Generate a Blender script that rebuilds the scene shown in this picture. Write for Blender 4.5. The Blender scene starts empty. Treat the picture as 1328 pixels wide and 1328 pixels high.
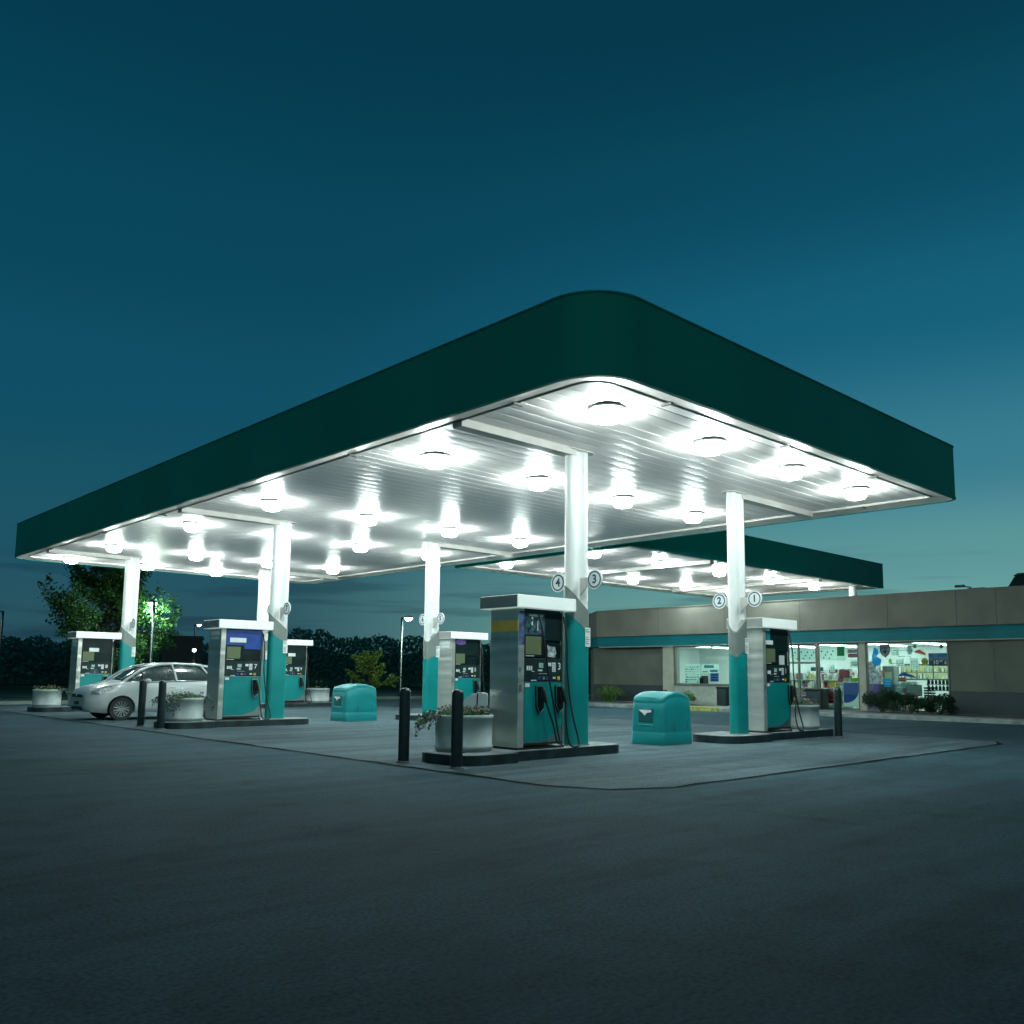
import bpy, bmesh, math, random
from mathutils import Vector, Matrix
R = math.radians
random.seed(7)
SC = bpy.context.scene
COL = SC.collection

# ------------------------------------------------------------------ camera
f_px, cx, cy, pitch, roll, az = 1144.56, 673.38, 738.4, R(6.8135), R(0.5729), R(46.593)
F0 = Vector((math.cos(az), math.sin(az), 0)); RT = Vector((math.sin(az), -math.cos(az), 0)); ZU = Vector((0, 0, 1))
FW = F0*math.cos(pitch) + ZU*math.sin(pitch); UP = -F0*math.sin(pitch) + ZU*math.cos(pitch)
R2 = RT*math.cos(roll) + UP*math.sin(roll); U2 = UP*math.cos(roll) - RT*math.sin(roll)
cam = bpy.data.cameras.new('camera'); co = bpy.data.objects.new('camera', cam); COL.objects.link(co)
cam.sensor_fit = 'AUTO'; cam.sensor_width = 36; cam.lens = f_px/1328*36
cam.shift_x = (664-cx)/1328; cam.shift_y = (cy-664)/1328
cam.clip_start = .05; cam.clip_end = 3000
M = Matrix((R2, U2, -FW)).transposed().to_4x4(); M.translation = Vector((0, 0, 1.3)); co.matrix_world = M
SC.camera = co
SC.view_settings.view_transform = 'Standard'; SC.view_settings.look = 'None'
SC.view_settings.exposure = 0; SC.view_settings.gamma = 1


def S(r, g, b):
    def c(v):
        v /= 255
        return v/12.92 if v <= .04045 else ((v+.055)/1.055)**2.4
    return (c(r), c(g), c(b), 1)


# ------------------------------------------------------------------ dusk sky
W = bpy.data.worlds.new('World'); SC.world = W; W.use_nodes = True
nt = W.node_tree; N = nt.nodes; L = nt.links
for n in list(N): N.remove(n)
out = N.new('ShaderNodeOutputWorld'); bg = N.new('ShaderNodeBackground'); tc = N.new('ShaderNodeTexCoord')
sep = N.new('ShaderNodeSeparateXYZ'); L.new(tc.outputs['Generated'], sep.inputs[0])


def ramp(nodes, stops):
    r = nodes.new('ShaderNodeValToRGB'); r.color_ramp.interpolation = 'EASE'
    e = r.color_ramp.elements
    while len(e) > 1: e.remove(e[-1])
    e[0].position = stops[0][0]; e[0].color = stops[0][1]
    for p, c in stops[1:]:
        k = e.new(p); k.color = c
    return r


rA = ramp(N, [(0, S(34, 72, 86)), (.05, S(38, 82, 96)), (.14, S(24, 82, 100)), (.28, S(11, 78, 100)), (.45, S(5, 68, 90)), (.62, S(3, 56, 76)), (1, S(2, 40, 56))])
rB = ramp(N, [(0, S(120, 172, 164)), (.06, S(106, 162, 158)), (.13, S(88, 148, 152)), (.22, S(54, 124, 143)), (.36, S(18, 98, 124)), (.5, S(6, 76, 98)), (.62, S(3, 56, 76)), (1, S(2, 40, 56))])
L.new(sep.outputs['Z'], rA.inputs[0]); L.new(sep.outputs['Z'], rB.inputs[0])
# brighter afterglow towards one compass direction (azimuth about 17 degrees from +X)
vd = N.new('ShaderNodeVectorMath'); vd.operation = 'DOT_PRODUCT'; L.new(tc.outputs['Generated'], vd.inputs[0])
vd.inputs[1].default_value = (math.cos(R(12)), math.sin(R(12)), 0)
mr = N.new('ShaderNodeMapRange'); mr.inputs['From Min'].default_value = .6; mr.inputs['From Max'].default_value = 1.0
mr.interpolation_type = 'SMOOTHSTEP'; L.new(vd.outputs['Value'], mr.inputs['Value'])
mx = N.new('ShaderNodeMixRGB'); L.new(mr.outputs[0], mx.inputs[0]); L.new(rA.outputs[0], mx.inputs[1]); L.new(rB.outputs[0], mx.inputs[2])
# thin stretched clouds low in the sky
mp = N.new('ShaderNodeMapping'); mp.inputs['Scale'].default_value = (2.2, 2.2, 26); L.new(tc.outputs['Generated'], mp.inputs[0])
nz = N.new('ShaderNodeTexNoise'); nz.inputs['Scale'].default_value = 2.2; nz.inputs['Detail'].default_value = 5; L.new(mp.outputs[0], nz.inputs[0])
cr = ramp(N, [(.5, (1, 1, 1, 1)), (.66, (.55, .62, .66, 1))]); L.new(nz.outputs['Fac'], cr.inputs[0])
lowr = ramp(N, [(0, (1, 1, 1, 1)), (.09, (.8, .8, .8, 1)), (.16, (0, 0, 0, 1))]); L.new(sep.outputs['Z'], lowr.inputs[0])
mc = N.new('ShaderNodeMixRGB'); mc.blend_type = 'MULTIPLY'; L.new(lowr.outputs[0], mc.inputs[0]); L.new(mx.outputs[0], mc.inputs[1]); L.new(cr.outputs[0], mc.inputs[2])
sky = N.new('ShaderNodeTexSky'); sky.sky_type = 'NISHITA'; sky.sun_disc = False
sky.sun_elevation = R(-4); sky.sun_rotation = R(78)
ad = N.new('ShaderNodeMixRGB'); ad.blend_type = 'ADD'; ad.inputs[0].default_value = .05
# added glow in the unseen sky behind the camera, brightens fascia and steel
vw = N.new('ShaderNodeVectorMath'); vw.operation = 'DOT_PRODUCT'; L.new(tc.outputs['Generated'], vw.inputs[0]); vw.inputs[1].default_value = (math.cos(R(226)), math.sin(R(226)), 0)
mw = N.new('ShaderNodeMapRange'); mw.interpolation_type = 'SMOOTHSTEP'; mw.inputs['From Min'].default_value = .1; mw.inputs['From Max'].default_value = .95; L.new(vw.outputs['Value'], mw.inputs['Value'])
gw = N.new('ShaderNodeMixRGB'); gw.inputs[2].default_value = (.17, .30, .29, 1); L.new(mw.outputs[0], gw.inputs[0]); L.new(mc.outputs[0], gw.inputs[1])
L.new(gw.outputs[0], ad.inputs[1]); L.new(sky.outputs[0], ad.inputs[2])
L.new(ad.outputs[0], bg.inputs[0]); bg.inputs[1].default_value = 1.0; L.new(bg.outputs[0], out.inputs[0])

# ------------------------------------------------------------------ materials
MATS = {}


def mat(name, col, rough=.6, metal=0., var=.12, scale=3., bump=0., spec=.5, stretch=None, coat=0., detail=4, vcol=None):
    if name in MATS: return MATS[name]
    m = bpy.data.materials.new(name); m.use_nodes = True; MATS[name] = m
    n = m.node_tree.nodes; l = m.node_tree.links; b = n['Principled BSDF']
    b.inputs['Roughness'].default_value = rough; b.inputs['Metallic'].default_value = metal
    b.inputs['Specular IOR Level'].default_value = spec
    if coat: b.inputs['Coat Weight'].default_value = coat; b.inputs['Coat Roughness'].default_value = .08
    t = n.new('ShaderNodeTexCoord'); p = n.new('ShaderNodeMapping'); l.new(t.outputs['Object'], p.inputs[0])
    if stretch: p.inputs['Scale'].default_value = stretch
    z = n.new('ShaderNodeTexNoise'); z.inputs['Scale'].default_value = scale; z.inputs['Detail'].default_value = detail
    l.new(p.outputs[0], z.inputs[0])
    dark = tuple(c*(1-var*1.6) for c in col[:3])+(1,); light = tuple(min(1, c*(1+var)) for c in col[:3])+(1,)
    if vcol: light = vcol
    r = ramp(n, [(.3, dark), (.7, light)]); l.new(z.outputs['Fac'], r.inputs[0]); l.new(r.outputs[0], b.inputs['Base Color'])
    rr = n.new('ShaderNodeMapRange'); rr.inputs['To Min'].default_value = max(0, rough-.08); rr.inputs['To Max'].default_value = min(1, rough+.08)
    l.new(z.outputs['Fac'], rr.inputs['Value']); l.new(rr.outputs[0], b.inputs['Roughness'])
    if bump:
        u = n.new('ShaderNodeBump'); u.inputs['Strength'].default_value = bump; u.inputs['Distance'].default_value = .02
        l.new(z.outputs['Fac'], u.inputs['Height']); l.new(u.outputs[0], b.inputs['Normal'])
    return m


def emit(name, col, strength, base=None):
    if name in MATS: return MATS[name]
    m = bpy.data.materials.new(name); m.use_nodes = True; MATS[name] = m
    b = m.node_tree.nodes['Principled BSDF']
    b.inputs['Base Color'].default_value = base or col; b.inputs['Emission Color'].default_value = col
    b.inputs['Emission Strength'].default_value = strength
    return m


def glass(name, tint, gloss=.08, rough=.02):
    m = bpy.data.materials.new(name); m.use_nodes = True; MATS[name] = m
    n = m.node_tree.nodes; l = m.node_tree.links; n.remove(n['Principled BSDF'])
    t = n.new('ShaderNodeBsdfTransparent'); t.inputs[0].default_value = tint
    g = n.new('ShaderNodeBsdfGlossy'); g.inputs['Roughness'].default_value = rough
    fr = n.new('ShaderNodeFresnel'); fr.inputs[0].default_value = 1.45
    x = n.new('ShaderNodeMixShader'); l.new(fr.outputs[0], x.inputs[0]); l.new(t.outputs[0], x.inputs[1]); l.new(g.outputs[0], x.inputs[2])
    l.new(x.outputs[0], n['Material Output'].inputs[0]); return m


def ground_mat(name, c0, c1, tyre=.5, rough=.75, stain=True):
    m = bpy.data.materials.new(name); m.use_nodes = True; MATS[name] = m
    n = m.node_tree.nodes; l = m.node_tree.links; b = n['Principled BSDF']; b.inputs['Specular IOR Level'].default_value = .06
    t = n.new('ShaderNodeTexCoord')
    def noise(sc, det, stretch=(1, 1, 1), rot=0, dist=0):
        p = n.new('ShaderNodeMapping'); p.inputs['Scale'].default_value = stretch; p.inputs['Rotation'].default_value = (0, 0, rot)
        l.new(t.outputs['Object'], p.inputs[0])
        z = n.new('ShaderNodeTexNoise'); z.inputs['Scale'].default_value = sc; z.inputs['Detail'].default_value = det
        z.inputs['Distortion'].default_value = dist; l.new(p.outputs[0], z.inputs[0]); return z
    a = noise(.22, 6, dist=.4); r = ramp(n, [(.32, c0), (.68, c1)]); l.new(a.outputs['Fac'], r.inputs[0])
    cur = r.outputs[0]
    def mult(src, z, stops, fac):
        q = ramp(n, stops); l.new(z.outputs['Fac'], q.inputs[0])
        x = n.new('ShaderNodeMixRGB'); x.blend_type = 'MULTIPLY'; x.inputs[0].default_value = fac
        l.new(src, x.inputs[1]); l.new(q.outputs[0], x.inputs[2]); return x.outputs[0]
    cur = mult(cur, noise(1.0, 5, (.16, 1.9, 1), 0, .3), [(.36, (.62, .63, .64, 1)), (.56, (1, 1, 1, 1))], tyre)      # tyre streaks along the lanes
    cur = mult(cur, noise(1.1, 10, dist=1.2), [(.32, (.62, .62, .62, 1)), (.52, (1, 1, 1, 1))], .4)
    cur = mult(cur, noise(6, 6, (.6, 1.6, 1), .4, .8), [(.36, (.62, .62, .62, 1)), (.5, (1, 1, 1, 1))], .3)
    cur = mult(cur, noise(.55, 2, dist=2), [(.3, (.55, .56, .58, 1)), (.38, (1, 1, 1, 1))], .3 if stain else 0)          # oil stains
    g = noise(38, 3); cur = mult(cur, g, [(.3, (.5, .5, .5, 1)), (.65, (1.3, 1.3, 1.3, 1))], .6)
    l.new(cur, b.inputs['Base Color'])
    rr = n.new('ShaderNodeMapRange'); rr.inputs['To Min'].default_value = rough-.05; rr.inputs['To Max'].default_value = rough+.1
    l.new(a.outputs['Fac'], rr.inputs['Value']); l.new(rr.outputs[0], b.inputs['Roughness'])
    u = n.new('ShaderNodeBump'); u.inputs['Strength'].default_value = .35; u.inputs['Distance'].default_value = .01
    l.new(g.outputs['Fac'], u.inputs['Height']); l.new(u.outputs[0], b.inputs['Normal'])
    return m


def leaf_mat(name, c0, c1):
    m = bpy.data.materials.new(name); m.use_nodes = True; MATS[name] = m
    n = m.node_tree.nodes; l = m.node_tree.links; b = n['Principled BSDF']
    g = n.new('ShaderNodeNewGeometry'); r = ramp(n, [(0, c0), (1, c1)]); l.new(g.outputs['Random Per Island'], r.inputs[0])
    l.new(r.outputs[0], b.inputs['Base Color']); b.inputs['Roughness'].default_value = .55; b.inputs['Specular IOR Level'].default_value = .25
    tr = n.new('ShaderNodeBsdfTranslucent'); l.new(r.outputs[0], tr.inputs[0])
    x = n.new('ShaderNodeMixShader'); x.inputs[0].default_value = .3
    l.new(b.outputs[0], x.inputs[1]); l.new(tr.outputs[0], x.inputs[2]); l.new(x.outputs[0], n['Material Output'].inputs[0])
    return m


WHITE = mat('white_enamel', (.80, .84, .82, 1), .28, var=.04, scale=1.2)
CEIL = mat('ceiling_pan_paint', (.96, .91, .885, 1), .38, var=.04, scale=.5, spec=.28)
TRIM = mat('soffit_trim_paint', (.6, .59, .56, 1), .4, var=.08, scale=2)
BEAMM = mat('beam_paint', (.55, .54, .51, 1), .4, var=.07, scale=2)
GREEN = mat('dark_green_fascia', (.001, .235, .195, 1), .6, var=.06, scale=.35, spec=.1)
TEAL = mat('teal_enamel', (.002, .25, .245, 1), .35, var=.07, scale=1.5)
TEALP = mat('teal_plastic', (.003, .23, .24, 1), .4, var=.06, scale=2.5, bump=.03)
TEALD = mat('teal_recess_plastic', (.002, .09, .095, 1), .5, var=.06)
GREYB = mat('grey_band_paint', (.19, .235, .215, 1), .4, var=.06)
STEEL = mat('brushed_stainless', (.62, .65, .6, 1), .33, .62, var=.05, scale=3, stretch=(60, 60, .3))
_n = STEEL.node_tree.nodes; _l = STEEL.node_tree.links; _m = _n.new('ShaderNodeMapping'); _m.inputs['Scale'].default_value = (.25, .25, 2.4); _t = _n.new('ShaderNodeTexCoord'); _l.new(_t.outputs['Object'], _m.inputs[0])
_z = _n.new('ShaderNodeTexNoise'); _z.inputs['Scale'].default_value = 1.3; _z.inputs['Detail'].default_value = 1; _l.new(_m.outputs[0], _z.inputs[0]); _b = _n.new('ShaderNodeBump'); _b.inputs['Distance'].default_value = .09; _b.inputs['Strength'].default_value = .5; _l.new(_z.outputs['Fac'], _b.inputs['Height']); _l.new(_b.outputs[0], _n['Principled BSDF'].inputs['Normal'])
STEEL2 = mat('satin_stainless', (.5, .55, .52, 1), .35, 1., var=.1, scale=3)
BLACK = mat('black_panel', (.005, .018, .018, 1), .4, var=.2, spec=.2)
DKGREY = mat('charcoal_panel', (.012, .034, .034, 1), .45, var=.2, spec=.25)
RUBBER = mat('black_rubber', (.008, .012, .013, 1), .55, var=.2)
BOLL = mat('dark_bollard_paint', (.004, .02, .022, 1), .35, var=.25, scale=8)
ISLE = mat('island_black_paint', (.008, .026, .03, 1), .5, var=.5, scale=4, bump=.1)
ISLT = mat('island_concrete_top', (.2, .24, .24, 1), .8, var=.3, scale=3, bump=.2)
PLANTER = mat('planter_concrete', (.42, .5, .49, 1), .75, var=.13, scale=2.5, bump=.12)
SOIL = mat('soil', (.02, .02, .015, 1), .95, var=.3, scale=10)
SCREEN = emit('dispenser_display', (.16, .24, .11, 1), .16, (.08, .115, .055, 1))
STICK = mat('white_sticker', (.8, .86, .84, 1), .5, var=.06)
DARKPRINT = mat('dark_print', (.01, .06, .1, 1), .5, var=.05)
NAVY = mat('navy_print', (.01, .05, .13, 1), .5, var=.05)
YEL = mat('yellow_print', (.6, .4, .03, 1), .5, var=.1)
BLUEP = mat('blue_print', (.01, .09, .4, 1), .5, var=.1)
PURP = mat('purple_print', (.16, .1, .33, 1), .5, var=.2, scale=12)
REDP = mat('red_print', (.42, .04, .06, 1), .5, var=.2, scale=10)
GRN = mat('green_print', (.01, .3, .1, 1), .5, var=.1)
LIME = mat('lime_print', (.3, .55, .06, 1), .5, var=.2)
CYAN = mat('cyan_print', (.02, .42, .65, 1), .5, var=.06)
ORAN = mat('orange_print', (.6, .25, .12, 1), .5, var=.3, scale=8)
LIGHTC = (.86, 1., .965, 1)
TOPS = emit('pump_valance', (.8, 1., .94, 1), .3, (.8, .85, .83, 1))
LENS = emit('lit_lens', LIGHTC, 112); LENSIDE = emit('lit_lens_side', LIGHTC, 215)
RIMM = mat('fixture_rim', (.09, .1, .09, 1), .5)


# ------------------------------------------------------------------ mesh helpers
class MB:
    def __init__(s): s.v = []; s.f = []; s.m = []; s.s = []
    def add(s, vs, fs, m=0, sm=False):
        o = len(s.v); s.v += [tuple(a) for a in vs]
        for f in fs: s.f.append(tuple(o+i for i in f)); s.m.append(m); s.s.append(sm)
        return s
    def box(s, x0, y0, z0, x1, y1, z1, m=0):
        if x0 > x1: x0, x1 = x1, x0
        if y0 > y1: y0, y1 = y1, y0
        if z0 > z1: z0, z1 = z1, z0
        return s.add([(x0, y0, z0), (x1, y0, z0), (x1, y1, z0), (x0, y1, z0), (x0, y0, z1), (x1, y0, z1), (x1, y1, z1), (x0, y1, z1)],
                     [(0, 3, 2, 1), (4, 5, 6, 7), (0, 1, 5, 4), (1, 2, 6, 5), (2, 3, 7, 6), (3, 0, 4, 7)], m)
    def cyl(s, p0, p1, r0, r1=None, n=16, m=0, caps=True, sm=True):
        r1 = r0 if r1 is None else r1
        p0 = Vector(p0); p1 = Vector(p1); d = (p1-p0).normalized(); a = d.orthogonal().normalized(); b = d.cross(a)
        vs = [p0+(a*math.cos(t)+b*math.sin(t))*r0 for t in (2*math.pi*i/n for i in range(n))]
        vs += [p1+(a*math.cos(t)+b*math.sin(t))*r1 for t in (2*math.pi*i/n for i in range(n))]
        s.add(vs, [(i, (i+1) % n, n+(i+1) % n, n+i) for i in range(n)], m, sm)
        if caps: s.add(vs[:n], [tuple(range(n))[::-1]], m); s.add(vs[n:], [tuple(range(n))], m)
        return s
    def tube(s, pts, r, n=8, m=0):
        pts = [Vector(p) for p in pts]; k = len(pts); vs = []
        rs = r if isinstance(r, (list, tuple)) else [r]*k
        ref = None
        for i, p in enumerate(pts):
            d = (pts[min(i+1, k-1)]-pts[max(i-1, 0)]).normalized()
            a = d.orthogonal().normalized() if ref is None else (ref-d*ref.dot(d)).normalized()
            ref = a; b = d.cross(a)
            vs += [p+(a*math.cos(t)+b*math.sin(t))*rs[i] for t in (2*math.pi*j/n for j in range(n))]
        fs = [(i*n+j, i*n+(j+1) % n, (i+1)*n+(j+1) % n, (i+1)*n+j) for i in range(k-1) for j in range(n)]
        s.add(vs, fs, m, True)
        s.add(vs[:n], [tuple(range(n))[::-1]], m); s.add(vs[-n:], [tuple(range(n))], m)
        return s
    def prism(s, poly, z0, z1, m=0, mtop=None, fn=None, sm=False):
        # poly: list of (a, b); fn maps (a, b, c) to xyz; z0 / z1 number or function of (a, b)
        fn = fn or (lambda a, b, c: (a, b, c)); n = len(poly)
        g0 = z0 if callable(z0) else (lambda a, b: z0); g1 = z1 if callable(z1) else (lambda a, b: z1)
        vs = [fn(a, b, g0(a, b)) for a, b in poly]+[fn(a, b, g1(a, b)) for a, b in poly]
        s.add(vs, [(i, (i+1) % n, n+(i+1) % n, n+i) for i in range(n)], m, sm)
        s.add(vs[:n], [tuple(range(n))[::-1]], m); s.add(vs[n:], [tuple(range(n))], m if mtop is None else mtop)
        return s
    def loft(s, rings, m=0, sm=True, cap0=False, cap1=False):
        n = len(rings[0]); vs = [p for r in rings for p in r]
        s.add(vs, [(i*n+j, i*n+(j+1) % n, (i+1)*n+(j+1) % n, (i+1)*n+j) for i in range(len(rings)-1) for j in range(n)], m, sm)
        if cap0: s.add(rings[0], [tuple(range(n))[::-1]], m)
        if cap1: s.add(rings[-1], [tuple(range(n))], m)
        return s
    def lathe(s, prof, c=(0, 0, 0), n=24, m=0, sm=True):
        rings = [[(c[0]+r*math.cos(2*math.pi*j/n), c[1]+r*math.sin(2*math.pi*j/n), c[2]+z) for j in range(n)] for r, z in prof]
        return s.loft(rings, m, sm)
    def leaf(s, c, size, m=0, flat=0.):
        c = Vector(c); a = Vector((random.gauss(0, 1), random.gauss(0, 1), random.gauss(0, 1)*(1-flat))).normalized()
        b = a.orthogonal().normalized(); t = random.uniform(0, 6.28); b = (b*math.cos(t)+a.cross(b)*math.sin(t)).normalized()
        w = a.cross(b).normalized()*size*random.uniform(.28, .45); b = b*size*.5*random.uniform(.7, 1.2)
        return s.add([c-b, c+w, c+b, c-w], [(0, 1, 2, 3)], m)
    def build(s, name, mats, parent=None, bevel=0., loc=None, smooth_all=False, fix=True, bseg=2):
        me = bpy.data.meshes.new(name); me.from_pydata(s.v, [], s.f); me.update()
        for q in (mats if isinstance(mats, (list, tuple)) else [mats]): me.materials.append(q)
        me.polygons.foreach_set('material_index', s.m); me.polygons.foreach_set('use_smooth', [True]*len(s.s) if smooth_all else s.s)
        if fix:
            bm = bmesh.new(); bm.from_mesh(me); bmesh.ops.recalc_face_normals(bm, faces=bm.faces); bm.to_mesh(me); bm.free()
        o = bpy.data.objects.new(name, me); COL.objects.link(o)
        if parent: o.parent = parent
        if loc: o.location = loc
        if bevel:
            b = o.modifiers.new('bevel', 'BEVEL'); b.width = bevel; b.segments = bseg; b.limit_method = 'ANGLE'; b.angle_limit = R(40)
        return o


def tag(o, label, cat, group=None, kind=None):
    if label: o['label'] = label
    if cat: o['category'] = cat
    if group: o['group'] = group
    if kind: o['kind'] = kind
    return o


def struct(o): o['kind'] = 'structure'; return o


def thing(name, label, cat, loc=(0, 0, 0), rz=0, group=None):
    o = bpy.data.objects.new(name, None); COL.objects.link(o); o.location = loc; o.rotation_euler = (0, 0, rz); o.empty_display_size = .2
    return tag(o, label, cat, group)


def kids(o): return [c for c in bpy.data.objects if c.parent == o]


def dup(o, loc=None, label=None, parent=None):
    c = o.copy(); COL.objects.link(c)
    if parent: c.parent = parent
    if loc is not None: c.location = loc
    if label: c['label'] = label
    for k in kids(o): dup(k, parent=c)
    return c


def text_geo(txt, size, bold=.012):
    cu = bpy.data.curves.new('t', 'FONT'); cu.body = txt; cu.size = size; cu.align_x = 'CENTER'; cu.align_y = 'CENTER'; cu.offset = bold*size
    cu.resolution_u = 4
    ob = bpy.data.objects.new('t', cu); me = bpy.data.meshes.new_from_object(ob)
    v = [tuple(a.co) for a in me.vertices]; f = [tuple(p.vertices) for p in me.polygons]
    bpy.data.objects.remove(ob); bpy.data.curves.remove(cu); bpy.data.meshes.remove(me); return v, f


def add_text(mb, txt, size, fn, m, bold=.012):
    v, f = text_geo(txt, size, bold); mb.add([fn(a[0], a[1]) for a in v], f, m)


# ------------------------------------------------------------------ ground
CONC = ground_mat('slab_concrete', (.062, .1, .116, 1), (.098, .15, .17, 1), tyre=.8, rough=.85)
DIMPAV = ground_mat('dimmed_outer_paving', (.029, .066, .083, 1), (.047, .097, .118, 1), tyre=.5, rough=.88)  # light falloff beyond the canopy put into a darker tone than the slab
GRASSG = ground_mat('verge_turf', (.012, .04, .025, 1), (.03, .08, .04, 1), tyre=.1, rough=.9, stain=False)
WALKM = ground_mat('sidewalk_concrete', (.15, .19, .19, 1), (.22, .27, .265, 1), tyre=.1, rough=.8, stain=False)
g = MB(); g.add([(-900, -900, 0), (900, -900, 0), (900, 900, 0), (-900, 900, 0)], [(0, 1, 2, 3)])
struct(g.build('ground', DIMPAV))


def rounded_rect(x0, y0, x1, y1, r, n=8, corners=(1, 1, 1, 1)):
    pts = []
    rs = r if isinstance(r, (list, tuple)) else [r]*4
    for k, a0 in enumerate((0, 90, 180, 270)):
        r = rs[k]; cx_, cy_ = ((x1-r, y1-r), (x0+r, y1-r), (x0+r, y0+r), (x1-r, y0+r))[k]
        if corners[k]: pts += [(cx_+r*math.cos(R(a0+90*i/n)), cy_+r*math.sin(R(a0+90*i/n))) for i in range(n+1)]
        else: pts.append((cx_+(r if a0 in (0, 270) else -r), cy_+(r if a0 in (0, 90) else -r)))
    return pts


g = MB(); pts = rounded_rect(7.55, 6.45, 20.6, 36.2, 1.1, 2)
g.add([(a, b, .004) for a, b in pts], [tuple(range(len(pts)))]); struct(g.build('forecourt_slab', CONC))
# tar filled joint round the slab, slightly wandering
g = MB(); m = len(pts)
def wob(i, a): return a+.012*math.sin(i*1.7)+random.uniform(-.006, .006)
edge = []
for i in range(m):
    a, b = Vector(pts[i]), Vector(pts[(i+1) % m]); k = max(1, int((b-a).length/.5))
    for j in range(k): edge.append(a.lerp(b, j/k))
n = len(edge); inn = []; outp = []
for i, q in enumerate(edge):
    t = (edge[(i+1) % n]-edge[i-1]).normalized(); nn = Vector((t.y, -t.x)); w = random.choice((.02, .028, .035, .06)) ; o = random.uniform(-.03, .03)
    inn.append((q.x+nn.x*(o-w), q.y+nn.y*(o-w), .008)); outp.append((q.x+nn.x*(o+w), q.y+nn.y*(o+w), .008))
TAR = mat('tar_joint', (.006, .01, .011, 1), .9, var=.3, scale=9, spec=.03)
g.add(inn+outp, [(i, (i+1) % n, n+(i+1) % n, n+i) for i in range(n)])
struct(g.build('slab_joint', TAR))
# saw-cut joints in the slab
g = MB()
for y in (13.35, 17.1, 23.6, 27.3, 33.9): g.add([(7.7, y-.008, .0075), (20.5, y-.008, .0075), (20.5, y+.008, .0075), (7.7, y+.008, .0075)], [(0, 1, 2, 3)])
for x in (13.3,): g.add([(x-.008, 6.6, .0071), (x+.008, 6.6, .0071), (x+.008, 36, .0071), (x-.008, 36, .0071)], [(0, 1, 2, 3)])
struct(g.build('slab_saw_cuts', mat('saw_cut', (.03, .045, .05, 1), .9, spec=.03)))

# far verge and kerb along the far side of the lot
g = MB(); g.box(-60, 37.5, -.05, 160, 37.65, .13); struct(g.build('far_kerb', WALKM, bevel=.02))
g = MB(); g.add([(-200, 37.65, .1), (260, 37.65, .1), (260, 400, .1), (-200, 400, .1)], [(0, 1, 2, 3)]); struct(g.build('grass_verge', GRASSG))
g = MB(); g.add([(-200, 44, .104), (260, 44, .104), (260, 52, .104), (-200, 52, .104)], [(0, 1, 2, 3)]); struct(g.build('far_road', DIMPAV))
# sidewalk in front of the shop with its kerb
g = MB(); g.box(28.72, 2, -.05, 31.4, 30, .14); struct(g.build('shop_sidewalk', WALKM, bevel=.02))
g = MB(); g.box(28.55, 2, -.05, 28.70, 30, .125, 0); struct(g.build('shop_kerb', mat('kerb_concrete', (.24, .29, .28, 1), .8, var=.2), bevel=.02))
g = MB(); g.add([(29.6, 2, .146), (31.0, 2, .146), (31.0, 14.4, .146), (29.6, 14.4, .146)], [(0, 1, 2, 3)])
g.add([(29.9, 20.9, .146), (31.0, 20.9, .146), (31.0, 29.5, .146), (29.9, 29.5, .146)], [(0, 1, 2, 3)])
struct(g.build('planting_bed', mat('mulch', (.03, .04, .025, 1), .95, var=.4, scale=14, bump=.4)))
g = MB(); g.box(28.50, 19.2, -.02, 28.60, 20.9, .135); g.box(28.50, 19.2, .128, 29.0, 20.9, .148)
tag(g.build('yellow_curb_ramp', mat('yellow_kerb_paint', (.3, .32, .08, 1), .7, var=.25, scale=5), bevel=.01), 'yellow painted ramp edge on the kerb in front of the shop window', 'curb marking')

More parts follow.
